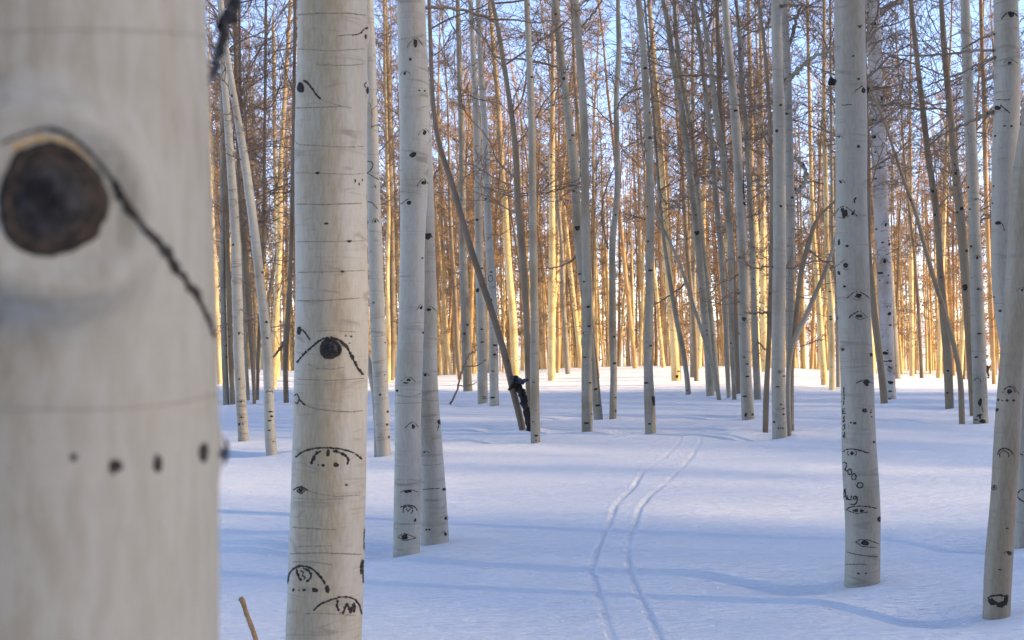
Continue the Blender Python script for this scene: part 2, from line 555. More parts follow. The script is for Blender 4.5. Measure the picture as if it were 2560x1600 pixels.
def traced_tree(pts, label, mat, sides=16, step=0.12, H=15.0, d=None, crown=None, low=0, group=None, cat='tree', seed=None, lump=0.045, twig='twig', name='aspen_tree'):
    """an aspen whose stem follows the photograph: pts rows (px, py, width px) from the snow up"""
    seed = seed if seed is not None else int(pts[0][0])
    rg = np.random.default_rng(seed)
    if d is None:
        gx, d, gz = ground_hit(pts[0][0], pts[0][1])
    rows = []
    for px, py, w in pts:
        kx, kz = pix_dir(px, py)
        rows.append((kx * d, EYE + kz * d, w / 2 / F * d))
    rows = np.array(rows)
    gx = rows[0, 0]; gz = float(macro(gx, d))
    # root end below the snow, and the top above the picture
    sl0 = (rows[1, 0] - rows[0, 0]) / (rows[1, 1] - rows[0, 1])
    lowest = min(rows[0, 1], gz) - 0.5
    bot = np.array([[rows[0, 0] + sl0 * 0.5 * (lowest - rows[0, 1]), lowest, rows[0, 2] * 1.04]])
    k = max(0, len(rows) - 4)
    sl = np.clip((rows[-1, 0] - rows[k, 0]) / max(.05, rows[-1, 1] - rows[k, 1]), -0.22, 0.22)
    zt, top = rows[-1, 1], []
    if H > zt - gz + 0.8:
        for f in (.25, .5, .75, 1.0):
            z = zt + (gz + H - zt) * f
            top.append((rows[-1, 0] + sl * (z - zt) * (1 - .45 * f) + rg.normal(0, .03), z, max(.008, rows[-1, 2] * (1 - .85 * f))))
    allr = np.concatenate([bot, rows, np.array(top).reshape(-1, 3)])
    tr = Trunk(smooth_path(allr, min(step, .12)), d, lump, seed)
    BASES.append((gx, d, rows[0, 2]))
    t = thing(name, (gx, d, gz), label, cat, group)
    t['pix'] = 0
    del t['pix']
    tr.tree = t; tr.mat = M[mat]; tr.sides = sides; tr.step = step; tr.rg = rg; tr.H = H; tr.gz = gz
    if crown:
        z0, n, Lm, p2, p3 = crown
        ax = lambda z: tr.at(z)
        sg = crown_segs(rg, ax, gz + z0, gz + H - .2, n, Lm, p2, p3)
        if low:
            s2 = crown_segs(rg, ax, gz + max(1.2, z0 * .35), gz + z0 + 1, low, Lm * .62, 3, 2, .008, .0036, (-.5, .35))
            sg = [np.concatenate(q) for q in zip(sg, s2)]
        V, Q = tubes(*sg)
        link('crown', make_mesh('crown', V - np.array(t.location), Q, M[twig]), t)
    return tr

def finish(tr):
    link('trunk', tr.mesh('trunk', tr.mat, tr.sides, tr.step, tr.tree.location), tr.tree)

def add_eyes(tr, eyes, eps=None, mat='black'):
    e = eps or max(0.0015, tr.d * 0.00022)
    for i, it in enumerate(eyes):
        lots = [[q] for q in it] if all(q[0] == 'b' for q in it) else [it]
        for j, q in enumerate(lots):
            mark(tr.tree, tr, 'bark_scar', q, M[mat], e, i + 31 * j)

# ------------------------------------------------------------------ the stems the photograph shows, traced from the snow up
# key: (points (px, py, width), label, bark, options)
CR_MID = (4.0, 40, 2.3, 8, 3)
CR_BRN = (3.0, 48, 2.3, 8, 3)
TREES = {
'carved_pair_front': ([(1016,1380,66),(1018,1300,66),(1020,1200,66),(1019,1100,65),(1021,950,67),(1030,800,64),(1031,700,62),(1032,600,65),(1036,500,69),(1037,400,74),(1036,300,75),(1035,200,75),(1031,100,71),(1028,0,69)],
  'thick pale front aspen of the touching pair, covering its partner above', 'chalk', dict(sides=36, step=.05, d=8.05, H=13)),
'pair_back': ([(1088,1366,78),(1085,1300,68),(1083,1200,62),(1076,1080,57),(1070,1000,53),(1068,900,52),(1067,800,53),(1065,700,52),(1062,600,50),(1060,500,50),(1056,400,48),(1048,200,46),(1040,0,44)],
  'pale aspen with flared foot standing half hidden behind the pair\'s front stem', 'chalk', dict(sides=32, step=.06, d=8.42, H=13)),
'beside_big': ([(960,1140,34),(956,1050,37),(952,950,38),(946,850,38),(942,750,37),(938,600,36),(933,400,33),(926,150,30),(920,0,28)],
  'speckled pale aspen just right of the thick streaked trunk, twiggy, upright', 'chalk', dict(sides=20, step=.08, crown=(4.2,16,1.4,5,3), low=7)),
'beside_big_lean': ([(950,1137,30),(946,1080,23),(943,1030,21),(938,980,20),(929,930,20),(915,890,19),(895,820,18),(870,700,16),(850,560,14),(835,400,12),(822,200,10)],
  'thin bent aspen leaning in behind the thick streaked trunk at its foot', 'chalk', dict(sides=16, step=.08, H=10)),
'left_low': ([(609,1101,28),(605,1050,27),(602,1000,26),(597,900,25),(595,800,26),(589,600,23),(576,400,21),(566,270,18),(556,150,15),(550,0,13)],
  'pale aspen leaning left, nearest the blurred trunk\'s edge', 'chalk', dict(sides=18, step=.09, crown=(4.2,16,1.5,5,3), low=8)),
'left_front': ([(679,1137,28),(675,1100,27),(672,1050,26),(671,950,26),(667,870,26),(660,800,27),(648,700,23),(636,600,24),(623,500,23),(609,400,22),(595,320,19),(576,210,16),(560,120,14),(548,0,12)],
  'nearest slender aspen in the left gap, curving up to the left', 'chalk', dict(sides=18, step=.09, crown=(4.2,16,1.5,5,3), low=9)),
'left_olive': ([(716,1006,14),(714,930,13),(715,870,14),(720,800,14),(726,700,10),(730,600,10),(733,500,10),(734,400,9),(738,200,8),(741,0,8)],
  'thin olive stem hugging the left side of the thick streaked trunk', 'brown', dict(sides=12, crown=CR_BRN, low=10)),
'left_tan': ([(582,1013,13),(578,930,13),(575,850,13),(570,700,12),(562,400,12),(553,0,11)],
  'brown stem leaning slightly left behind the low left aspen', 'brown', dict(sides=12, crown=CR_BRN, low=10)),
'left_edge': ([(566,1013,16),(563,940,16),(560,870,15),(556,700,14),(556,400,13),(555,0,11)],
  'dim grey stem grazing the edge of the blurred trunk', 'mid', dict(sides=12, crown=CR_BRN)),
'left_bent': ([(636,1010,9),(634,950,10),(632,900,12),(628,850,14),(624,800,16),(614,660,14),(602,500,13),(592,300,12),(588,100,11),(586,0,10)],
  'brown bent stem whose foot narrows, between the two left aspens', 'brown', dict(sides=12, crown=CR_BRN, low=8)),
'left_sliver': ([(621,1002,9),(616,920,9),(613,850,8),(609,700,8),(606,500,8),(600,200,7)],
  'sliver of a stem close behind the low left aspen', 'mid', dict(sides=10, crown=CR_BRN)),
'left_twin': ([(644,1002,8),(645,920,9),(648,850,9),(652,760,9),(660,600,9),(664,400,8),(668,100,7)],
  'thin brown stem right beside the bent one, leaning right', 'brown', dict(sides=10, crown=CR_BRN, low=8)),
'left_far_pale': ([(692,948,17),(693,880,15),(695,800,12),(693,600,11),(690,400,10),(688,100,9)],
  'sunlit pale aspen on the crest behind the left gap', 'gold', dict(sides=12, crown=CR_MID)),
'left_fork': ([(664,960,7),(662,860,8),(668,770,9),(682,690,9),(697,610,8),(706,540,7),(715,450,6),(722,330,5)],
  'crooked dark sapling slanting right in the left gap', 'brown', dict(sides=10, H=8, crown=(1.6,22,1.3,6,3))),
'behind_pair': ([(979,951,14),(981,880,15),(982,800,15),(980,600,14),(975,400,13),(972,200,12),(962,0,11)],
  'brown stem in the gap between thick streaked trunk and the pair', 'brown', dict(sides=12, crown=CR_BRN, low=8)),
'centre_tall_brown': ([(1170,979,22),(1167,920,22),(1165,850,22),(1163,780,23),(1157,600,19),(1156,400,15),(1154,300,16),(1149,150,14),(1145,0,10)],
  'grey brown aspen first from the pair, crossed by the orange leaning trunk', 'mid', dict(sides=16, crown=CR_BRN, low=6)),
'centre_pale_a': ([(1207,1008,26),(1206,950,25),(1205,900,25),(1204,800,25),(1199,700,22),(1197,600,21),(1194,400,19),(1190,280,17),(1183,150,14),(1176,0,12)],
  'straight pale aspen, left one of two close together before the leaning trunk', 'chalk', dict(sides=18, crown=(5.5,16,1.5,5,3), low=4)),
'centre_pale_b': ([(1236,1014,24),(1235,960,24),(1234,900,24),(1233,800,22),(1230,730,23),(1222,600,20),(1216,450,18),(1212,330,17),(1202,180,15),(1195,0,12)],
  'pale aspen with ring marks, right one of two, foot under the leaning trunk', 'chalk', dict(sides=18, crown=(5.5,16,1.5,5,3), low=4)),
'leaner': ([(1308,1075,17),(1300,1040,18),(1288,1000,18),(1276,950,17),(1266,900,17),(1237,800,17),(1203,700,17),(1170,600,16),(1142,500,15),(1122,430,15),(1105,390,13),(1092,340,12),(1082,250,11),(1077,100,10),(1074,0,9)],
  'smooth tan trunk leaning far left, black snag resting at its foot', 'umber', dict(sides=16, step=.08, crown=(4.5,12,1.4,5,3), lump=.015)),
'snag_neighbour': ([(1339,1104,25),(1338,1050,24),(1337,1000,23),(1336,900,23),(1337,800,20),(1335,700,20),(1333,600,20),(1331,450,19),(1330,300,19),(1325,180,17),(1321,80,15),(1317,0,14)],
  'straight grey aspen standing against the black snag', 'mid', dict(sides=18, step=.09, crown=(5.4,12,1.5,5,3))),
'snag_behind': ([(1328,1062,15),(1322,980,16),(1319,900,16),(1316,800,16),(1311,700,17),(1303,600,18),(1293,500,15),(1290,400,14),(1284,320,14),(1266,200,12),(1250,100,12),(1239,40,11),(1229,0,10)],
  'brownish aspen curving left behind the straight grey one at the snag', 'brown', dict(sides=16, crown=CR_BRN)),
'snag_lit': ([(1289,940,18),(1286,880,19),(1283,800,20),(1274,700,18),(1267,600,17),(1262,500,15),(1254,400,14),(1245,250,13),(1232,100,12),(1225,0,11)],
  'sunlit cream aspen rising behind the black snag\'s top', 'gold', dict(sides=14, crown=CR_MID, low=4)),
'mid_twin_front': ([(1468,1078,28),(1467,1020,27),(1467,950,27),(1467,850,26),(1468,750,25),(1465,600,23),(1463,500,20),(1461,330,19),(1454,200,19),(1446,100,19),(1437,0,18)],
  'grey aspen in the middle, right stem of two that cross and overlap', 'mid', dict(sides=18, step=.09, crown=(5.4,12,1.5,5,3))),
'mid_twin_back': ([(1496,1046,24),(1491,1000,23),(1487,950,22),(1478,850,20),(1466,780,20),(1453,680,19),(1444,600,20),(1440,500,21),(1434,400,23),(1426,340,22),(1415,250,19),(1402,150,19),(1391,50,18),(1386,0,17)],
  'grey aspen slanting left behind the middle straight one, foot on its right', 'mid', dict(sides=18, step=.09, crown=(5.6,12,1.5,5,3))),
'wavy': ([(1532,1047,19),(1533,1000,18),(1534,960,18),(1535,930,17),(1532,850,18),(1531,700,17),(1530,630,15),(1532,580,15),(1537,550,15),(1543,500,15),(1545,400,14),(1541,330,14),(1540,230,13),(1545,170,14),(1549,110,13),(1545,50,12),(1545,0,9)],
  'wavy grey aspen with a snaking stem, right of the crossing pair', 'mid', dict(sides=16, step=.08, crown=(4.6,18,1.5,6,3))),
'burl': ([(1627,1082,28),(1625,1040,28),(1624,1000,28),(1621,950,25),(1620,900,23),(1622,800,22),(1625,650,20),(1626,550,20),(1624,400,18),(1620,320,18),(1613,200,18),(1606,100,17),(1596,0,15)],
  'grey aspen with a black wound low on its right side', 'mid', dict(sides=20, step=.08, crown=(5.2,14,1.5,5,3))),
'centre_far_pale': ([(1691,953,25),(1689,900,23),(1683,800,21),(1673,700,19),(1664,600,19),(1660,500,18),(1652,400,19),(1646,300,18),(1638,200,15),(1631,80,14),(1624,0,9)],
  'cream aspen with two black spots at its foot, first behind the black wound aspen', 'gold', dict(sides=14, crown=CR_BRN, low=4)),
'thin_slant_short': ([(1721,986,13),(1718,940,13),(1707,870,13),(1691,800,13),(1682,740,12),(1672,680,11),(1660,600,9),(1650,500,8),(1642,380,7)],
  'slim grey stem slanting left, its foot right of the cream aspen', 'mid', dict(sides=12, crown=CR_BRN)),
'thin_slant_long': ([(1798,1000,11),(1788,940,12),(1770,880,11),(1752,820,11),(1735,770,9),(1713,700,9),(1690,640,8),(1665,585,8),(1645,550,7),(1637,530,6),(1630,480,5)],
  'long slim sapling slanting steeply left across the centre stems', 'mid', dict(sides=10, H=7.5, crown=(4.4,12,1.0,5,2))),
'centre_thin_amber': ([(1741,953,12),(1738,850,11),(1734,780,11),(1725,700,11),(1717,600,12),(1711,500,9),(1706,400,8),(1695,200,8),(1688,0,7)],
  'thin brown upright stem between the slim slanting stems', 'brown', dict(sides=12, crown=CR_BRN, low=6)),
'centre_broad': ([(1776,990,20),(1774,950,20),(1772,900,20),(1763,800,19),(1754,700,19),(1745,600,18),(1734,500,16),(1722,400,16),(1716,350,16),(1701,250,15),(1683,150,15),(1670,50,14),(1658,0,10)],
  'grey aspen leaning left with one black chip, behind the long slim sapling', 'mid', dict(sides=16, crown=CR_MID, low=4)),
'centre_broad_back': ([(1793,978,15),(1785,880,15),(1777,800,15),(1766,700,13),(1754,600,14),(1745,500,12),(1737,400,13),(1722,300,14),(1700,200,13),(1689,100,12),(1682,0,10)],
  'grey stem leaning left close along the right side of the chipped one', 'mid', dict(sides=14, crown=CR_BRN, low=4)),
'trio_left': ([(1822,994,11),(1819,930,12),(1816,880,13),(1814,800,13),(1808,700,15),(1801,600,15),(1790,500,14),(1782,400,13),(1778,350,14),(1766,250,13),(1754,150,12),(1744,50,10),(1735,0,9)],
  'slender stem leaning left, left of three before the broad speckled aspen', 'mid', dict(sides=14, crown=CR_MID)),
'trio_mid': ([(1836,1000,11),(1833,940,12),(1831,900,13),(1827,800,14),(1826,700,15),(1825,600,15),(1816,500,17),(1807,400,17),(1790,300,16),(1778,200,14),(1764,100,11),(1749,0,8)],
  'slender stem leaning left, middle of three before the broad speckled aspen', 'mid', dict(sides=14, crown=CR_MID)),
'trio_right': ([(1846,983,12),(1840,800,14),(1830,600,14),(1815,400,14),(1805,300,14),(1801,200,13),(1798,100,11),(1796,0,10)],
  'brown stem half hidden behind the broad speckled aspen\'s left side', 'brown', dict(sides=12, crown=CR_BRN, low=5)),
'broad_speckled': ([(1870,1046,31),(1868,1000,30),(1865,950,28),(1861,850,28),(1859,700,28),(1856,600,28),(1850,500,26),(1845,400,24),(1838,300,24),(1829,200,20),(1818,100,19),(1812,0,17)],
  'broad speckled aspen with a rust stained foot, tangled dead twigs around it', 'pale', dict(sides=20, step=.08, crown=(4.6,16,1.6,6,3), low=14)),
'broad_behind': ([(1894,998,18),(1891,930,18),(1888,850,17),(1882,700,14),(1880,600,13),(1874,500,12),(1868,400,12),(1862,300,13),(1852,200,11),(1848,100,10),(1838,0,8)],
  'aspen peeping out on the right of the broad speckled one', 'mid', dict(sides=14, crown=CR_BRN, low=5)),
'dark_straight': ([(1913,1075,14),(1914,1030,15),(1915,980,14),(1920,880,12),(1923,800,12),(1925,700,12),(1927,600,10),(1926,470,9),(1921,300,10),(1910,150,9),(1898,50,8),(1890,0,7)],
  'thin dark upright stem just left of the stout twin aspen', 'brown', dict(sides=14, step=.09, crown=(3.6,20,1.3,6,3), low=6)),
'stout': ([(1950,1094,38),(1948,1040,36),(1946,980,35),(1945,880,34),(1946,780,33),(1948,650,32),(1948,500,31),(1947,350,29),(1945,230,29),(1941,100,27),(1939,0,25)],
  'stout grey aspen with a carved foot, left stem of a close twin', 'pale', dict(sides=24, step=.07, crown=(5.2,12,1.6,5,3))),
'stout_twin': ([(1977,1076,18),(1976,1000,19),(1975,900,19),(1975,800,21),(1976,650,21),(1976,500,22),(1974,400,21),(1972,300,19),(1970,200,19),(1965,100,18),(1961,0,16)],
  'narrower right stem of the close twin, behind the leaning saplings', 'pale', dict(sides=16, crown=(5.2,14,1.6,5,3), low=5)),
'sapling_grey': ([(1974,1090,11),(1972,1040,12),(1971,1000,13),(1971,930,12),(1978,870,15),(1995,830,15),(2012,800,14),(2036,744,12),(2055,700,11),(2075,650,9),(2090,600,8),(2105,520,7)],
  'grey sapling bending right to pass behind the inscribed aspen', 'mid', dict(sides=14, step=.07, H=7, crown=(3.6,12,1.1,6,3), low=4)),
'sapling_dark': ([(1976,1080,9),(1976,1000,11),(1979,900,12),(1989,800,13),(1998,720,13),(2004,670,13),(2015,630,13),(2024,600,12),(2034,560,11),(2050,530,9),(2084,510,8),(2110,480,7)],
  'dark sapling arching right just above the grey bending one', 'brown', dict(sides=14, step=.07, H=7, crown=(3.2,14,1.2,6,3), low=5)),
'right_gap_a': ([(2062,963,18),(2057,900,16),(2050,800,16),(2044,700,13),(2036,600,11),(2030,450,10),(2026,250,9),(2022,50,8)],
  'cream aspen leaning left, left of three beside the inscribed aspen', 'gold', dict(sides=14, crown=CR_MID)),
'right_gap_b': ([(2080,975,15),(2080,850,14),(2077,760,13),(2071,680,13),(2067,600,11),(2066,500,12),(2063,400,12),(2060,300,11),(2061,150,10),(2061,0,8)],
  'straight tan aspen, middle of three beside the inscribed aspen', 'gold', dict(sides=14, crown=CR_BRN, low=5)),
'right_gap_c': ([(2096,967,11),(2094,800,11),(2090,700,10),(2082,600,9),(2080,400,8),(2078,100,7)],
  'narrow stem touching the left edge of the inscribed aspen', 'mid', dict(sides=12, crown=CR_BRN)),
'inscribed': ([(2154,1456,85),(2156,1360,87),(2157,1280,86),(2150,1200,86),(2145,1100,84),(2144,1000,82),(2140,900,81),(2135,800,82),(2130,700,81),(2127,600,80),(2125,500,78),(2125,400,78),(2125,300,75),(2123,200,75),(2120,100,73),(2119,0,71)],
  'big pale aspen with carved lettering and the number 2000 on its bark', 'pale', dict(sides=44, step=.04, H=13)),
'inscribed_behind': ([(2211,1007,18),(2206,950,18),(2200,900,18),(2187,800,17),(2178,700,13),(2172,600,10),(2170,400,14),(2166,250,10),(2162,100,8)],
  'tan stem leaning out from behind the inscribed aspen\'s right side', 'brown', dict(sides=14, crown=CR_MID)),
'flaky': ([(2228,997,26),(2225,950,27),(2221,900,30),(2215,820,34),(2211,700,36),(2206,600,35),(2201,500,37),(2197,400,38),(2194,300,34),(2188,200,32),(2183,100,33),(2180,0,31)],
  'flaky scarred pinkish aspen with a twig tangle, right of the inscribed one', 'birch', dict(sides=24, step=.07, crown=(5.4,14,1.8,5,3), low=10, lump=.06)),
'long_lean_right': ([(2405,1058,15),(2403,1010,14),(2402,970,14),(2397,920,13),(2385,866,13),(2366,800,13),(2357,770,13),(2331,691,12),(2307,606,11),(2286,527,10),(2257,453,9),(2238,397,8),(2212,317,7),(2185,251,6),(2162,201,6)],
  'long thin trunk leaning far left on the right side of the grove', 'brown', dict(sides=14, step=.08, H=8.5, crown=(5.5,8,.9,5,2), lump=.02)),
'olive_a': ([(2374,1020,20),(2372,960,21),(2370,900,21),(2362,800,21),(2354,700,16),(2348,600,16),(2340,500,16),(2324,400,15),(2313,300,14),(2301,200,13),(2291,100,12),(2281,0,11)],
  'olive brown stem leaning left, crossing the long thin leaning trunk\'s foot', 'brown', dict(sides=16, crown=CR_BRN, low=5)),
'olive_b': ([(2433,1038,16),(2429,960,17),(2425,900,18),(2419,800,18),(2415,700,20),(2406,600,22),(2397,500,21),(2386,400,18),(2378,300,17),(2368,200,16),(2359,100,14),(2353,0,11)],
  'olive stem with a black stub, its foot behind the black footed aspen', 'brown', dict(sides=16, crown=CR_BRN, low=5)),
'black_foot': ([(2452,1057,36),(2451,1020,35),(2450,980,34),(2447,900,33),(2445,800,32),(2441,700,32),(2437,600,29),(2434,500,27),(2430,400,28),(2424,300,26),(2420,200,25),(2416,100,24),(2412,0,22)],
  'pale straight aspen with black scorch marks at its foot', 'pale', dict(sides=24, step=.07, crown=(5.0,14,1.6,5,3), low=4)),
'amber_right': ([(2485,960,10),(2480,800,9),(2472,650,10),(2464,450,11),(2461,250,12),(2455,100,10),(2452,0,9)],
  'thin amber stem in the narrow gap right of the black footed aspen', 'amber', dict(sides=12, crown=CR_BRN, low=6)),
'right_back': ([(2556,1362,46),(2560,1280,47),(2562,1200,48),(2558,1080,50),(2545,960,52),(2525,850,54),(2511,750,56),(2508,650,56),(2510,500,58),(2514,350,62),(2520,200,60),(2518,100,60),(2515,0,58)],
  'big pale aspen at the right edge with a carved heart, behind the tan one', 'pale', dict(sides=36, step=.05, H=13)),
'right_front': ([(2488,1535,66),(2490,1460,67),(2492,1400,68),(2500,1300,65),(2507,1200,62),(2510,1100,62),(2516,1000,60),(2521,900,60),(2530,800,58),(2534,700,60),(2541,600,60),(2543,500,58),(2551,400,56),(2567,300,54),(2577,200,52),(2590,0,50)],
  'tan aspen in front at the right edge, leaning right, black scar at foot', 'tan', dict(sides=40, step=.04, H=11)),
}

def base_of(v):
    p = v[0][0]
    d = v[3].get('d')
    if d is None:
        x, d, z = ground_hit(p[0], p[1])
    return ((p[0] - 1280) / F * d, d, p[2] / 2 / F * d)

STEMS = {k: base_of(v) for k, v in TREES.items()}

# ------------------------------------------------------------------ ground: one sheet to the horizon, wells round the stems, ski ruts pressed in
LT = [(1545,1640),(1523,1578),(1513,1544),(1494,1478),(1477,1425),(1484,1402),(1505,1345),(1523,1311),(1540,1263),(1563,1238),(1589,1213),(1605,1183),(1640,1157),(1676,1131),(1698,1105),(1712,1075),(1716,1050),(1700,1035)]
RT = [(1655,1640),(1642,1584),(1616,1531),(1589,1470),(1573,1425),(1568,1385),(1571,1359),(1584,1319),(1600,1271),(1629,1234),(1669,1205),(1693,1180),(1733,1137),(1750,1106),(1756,1078),(1757,1052),(1738,1036)]

def rut(pts):
    w = np.array([ground_hit(*p)[:2] for p in pts])
    yy = np.arange(w[0, 1], w[-1, 1], 0.05)
    xx = np.interp(yy, w[:, 1], w[:, 0])
    k = np.hanning(7); k /= k.sum()
    pad = np.pad(xx, 3, mode='edge')
    return yy, np.convolve(pad, k, 'valid')
RUTS = [rut(LT), rut(RT)]

def surface(x, y):
    z = macro(x, y)
    for (bx, by, r) in STEMS.values():
        if by > 40:
            continue
        q = 0.16 + r
        dx = (x - (bx - 0.30 - 1.3 * r)) / (q * 1.35); dy = (y - by - .04) / (q * 1.15)
        m = dx * dx + dy * dy
        z = z - 0.085 * np.exp(-m) + 0.012 * np.exp(-(np.sqrt(m) - 1.9) ** 2 * 3.0)
    for yy, xx in RUTS:
        xt = np.interp(y, yy, xx)
        sl = np.interp(y, yy, np.gradient(xx, yy))
        dist = np.abs(x - xt) / np.sqrt(1 + sl * sl)
        fade = sstep((y - yy[0] + .4) / .4) * sstep((yy[-1] - y) / 8.0)
        wob = 0.72 + 0.22 * np.sin(y * 3.1 + xx[0] * 9) * np.sin(y * 1.3) + 0.16 * np.sin(y * 11.3 + 31 * x) * np.sin(y * 6.1 + 4)
        z = z - fade * wob * 0.0115 * np.clip(1.35 - y / 30, .4, 1) * (1 - sstep((dist - 0.012) / 0.020)) + fade * 0.003 * np.exp(-((dist - 0.045) / 0.02) ** 2)
    # wind crust: low, long drifts
    z = z + (0.004 * np.sin(3.1 * y + 0.7 * x + 1.5 * np.sin(0.6 * x)) + 0.0025 * np.sin(7.7 * y - 0.9 * x + 2 * np.sin(.9 * x + .4))) * sstep((60 - y) / 20)
    return z

gx = np.concatenate([-np.geomspace(14, 4000, 60)[::-1], np.arange(-13.9, -6, .14), np.arange(-6, .25, .06), np.arange(.25, 3.6, .010), np.arange(3.6, 9, .06), np.arange(9, 16, .14), np.geomspace(16, 4000, 60)])
gy = np.concatenate([-np.geomspace(1, 300, 26)[::-1], np.arange(-.5, 4.5, .25), 4.5 * np.exp(np.arange(0, math.log(45 / 4.5), .0048)), np.geomspace(45.3, 130, 110), np.geomspace(132, 9000, 50)])
GX, GY = np.meshgrid(gx, gy)
GZ = surface(GX, GY)
nx, ny = len(gx), len(gy)
ii = (np.arange(ny - 1)[:, None] * nx + np.arange(nx - 1)[None]).reshape(-1, 1)
snow = link('snow_ground', make_mesh('snow_ground', np.stack([GX, GY, GZ], -1).reshape(-1, 3), np.concatenate([ii, ii + 1, ii + nx + 1, ii + nx], 1), M['snow']))
snow['kind'] = 'structure'

def ground_z(x, y):
    return float(surface(np.array([x], float), np.array([y], float))[0])

# ------------------------------------------------------------------ the blurred trunk close to the lens
D0 = 0.90
near_rows = [(84, 3400, 992), (84, 2600, 992), (90, 1600, 972), (92, 1250, 974), (95, 1120, 977), (97, 1000, 977), (98, 930, 980), (96, 860, 980), (92, 700, 976), (88, 500, 970), (84, 300, 962), (80, 0, 950), (74, -500, 932), (66, -1500, 882), (40, -5000, 822)]
k0 = 1 / math.sqrt(1 + (0.142 / D0) ** 2)
rows = np.array([((px - 1280) / F * D0, EYE - (py - 800) / F * D0, w / 2 / F * D0 * k0) for px, py, w in near_rows])
rows = np.concatenate([[[rows[0, 0], -0.6, rows[0, 2]]], rows[rows[:, 1] > -0.5], [[-.42, 6.5, .10], [-.45, 11, .03]]])
near = Trunk(smooth_path(rows, .03), D0, 0.008, 3)
near.tree = thing('aspen_tree', ((74 - 1280) / F * D0, D0, 0.0), 'huge out of focus aspen trunk at the left edge with a round black knot', 'tree')
_, th, z = near.hit(120, 500)
near.bulges = [(th, z - .003, 0.055, -0.019), (th, z - .004, 0.050, 0.014), (th + .02, z - .040, 0.075, 0.008)]
_, th2, z2 = near.hit(560, 1120)
near.bulges.append((th2, z2, 0.016, 0.0035))
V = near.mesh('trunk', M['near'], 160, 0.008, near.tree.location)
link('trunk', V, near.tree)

def knot_disc(tr, cx, cy, rx, ry, name, mats, hollow, seed=0):
    """a shed branch's socket: raised lip, black ring, dark crumbly heart"""
    rg = np.random.default_rng(seed)
    n = 40
    an = np.linspace(0, 6.2832, n, endpoint=False)
    rag = 1 + 0.05 * np.sin(3 * an + 1) + rg.normal(0, .02, n)
    prof = [(1.05, .0003), (1.0, .0020), (.92, .0034), (.82, .0014), (.74, .0010), (.62, .0026), (.44, .0040), (.22, .0030), (.02, .0034)]
    V, Q = [], []
    for f, e in prof:
        for k in range(n):
            jit = rg.normal(0, .0004) if f < .9 else 0
            V.append(tr.hit(cx + math.cos(an[k]) * rx * f * rag[k], cy + math.sin(an[k]) * ry * f * rag[k], e * mats[2] + jit * mats[2])[0])
    for r in range(len(prof) - 1):
        for k in range(n):
            a = r * n + k; b = r * n + (k + 1) % n
            Q.append((a, b, b + n, a + n))
    me = make_mesh(name, np.array(V) - np.array(tr.tree.location), Q, mats[0])
    me.materials.append(mats[1]); me.materials.append(M['rim'])
    ml = np.zeros(len(Q), dtype=np.int32); ml[n * 5:] = 1; ml[n * 2:n * 3] = 2
    me.polygons.foreach_set('material_index', ml)
    return link(name, me, tr.tree)

kn = knot_disc(near, 130, 500, 133, 138, 'knot', (M['black'], M['knot'], 1.0), .01, 2)
kn['label'] = 'round black branch knot with a dark crumbly heart'
mark(near.tree, near, 'bark_scar', [('s', 11, [(115,318),(160,330),(210,365),(250,408),(285,452),(312,500)]),
     ('s', 25, [(285,452),(310,505),(340,545),(390,600),(430,648)]), ('s', 22, [(420,635),(440,672),(470,708),(500,745)]), ('s', 12, [(495,738),(512,775),(525,800),(538,842)])], M['black'], .0016, 1)
mark(near.tree, near, 'bark_scar', [('s', 7, [(0,360),(40,342),(80,328),(112,320)])], M['rim'], .0010, 9)
mark(near.tree, near, 'bark_stain', [('s', 20, [(30,372),(70,352),(115,343),(160,353),(200,382),(235,415)])], M['ochre'], .0007, 2)
for i, (x, y, a, b) in enumerate([(185,1143,10,9),(289,1165,15,19),(395,1160,11,25),(511,1136,12,27),(566,1128,14,34)]):
    mark(near.tree, near, 'bark_scar', [('b', x, y, a, b)], M['black'], .0012 if i < 4 else .004, i)
mark(near.tree, near, 'bark_ring', [('s', 5, [(0,1022),(200,1024),(330,1020),(430,1010),(545,985)])], M['ring_soft'], .0006, 4)
mark(near.tree, near, 'bark_ring', [('s', 4, [(20,748),(100,756),(180,752),(255,735)])], M['ring_soft'], .0006, 5)
mark(near.tree, near, 'bark_ring', [('s', 3.4, [(0,78),(150,74),(300,74),(420,80),(530,90)])], M['ring_soft'], .0006, 6)
dead = branch_mesh(near.tree, D0 + .16, [(505, 235, 16), (535, 178, 17), (551, 120, 22), (560, 70, 28), (572, 25, 32), (588, -20, 32), (615, -90, 30), (650, -200, 24)], np.random.default_rng(4), M['grey_wood'], twigs=0, name='dead_branch', drift=.05)

# ------------------------------------------------------------------ the thick streaked trunk in focus
D1 = 4.75
T1 = [(802,1990,192),(806,1700,188),(808,1600,186),(814,1500,190),(816,1440,190),(815,1400,188),(823,1200,182),(826,1000,182),(829,900,182),(832,850,181),(832,800,180),(828,600,178),(827,400,178),(828,300,178),(831,230,176),(832,100,174),(832,0,173)]
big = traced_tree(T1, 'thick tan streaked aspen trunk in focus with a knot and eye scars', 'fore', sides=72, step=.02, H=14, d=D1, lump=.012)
for (px, py, sz, am) in ((828, 872, .055, .010), (920, 85, .04, .012), (750, 218, .04, .012), (740, 998, .03, .008), (752, 1450, .06, .008), (744, 835, .03, .006), (918, 225, .04, .009)):
    _, th, z = big.hit(px, py)
    big.bulges.append((th, z, sz, am))
_, th, z = big.hit(826, 872)
big.bulges.append((th, z, .052, -.006))
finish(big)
knot_disc(big, 826, 872, 27, 25, 'knot', (M['black'], M['knot'], 1.6), .006, 5)
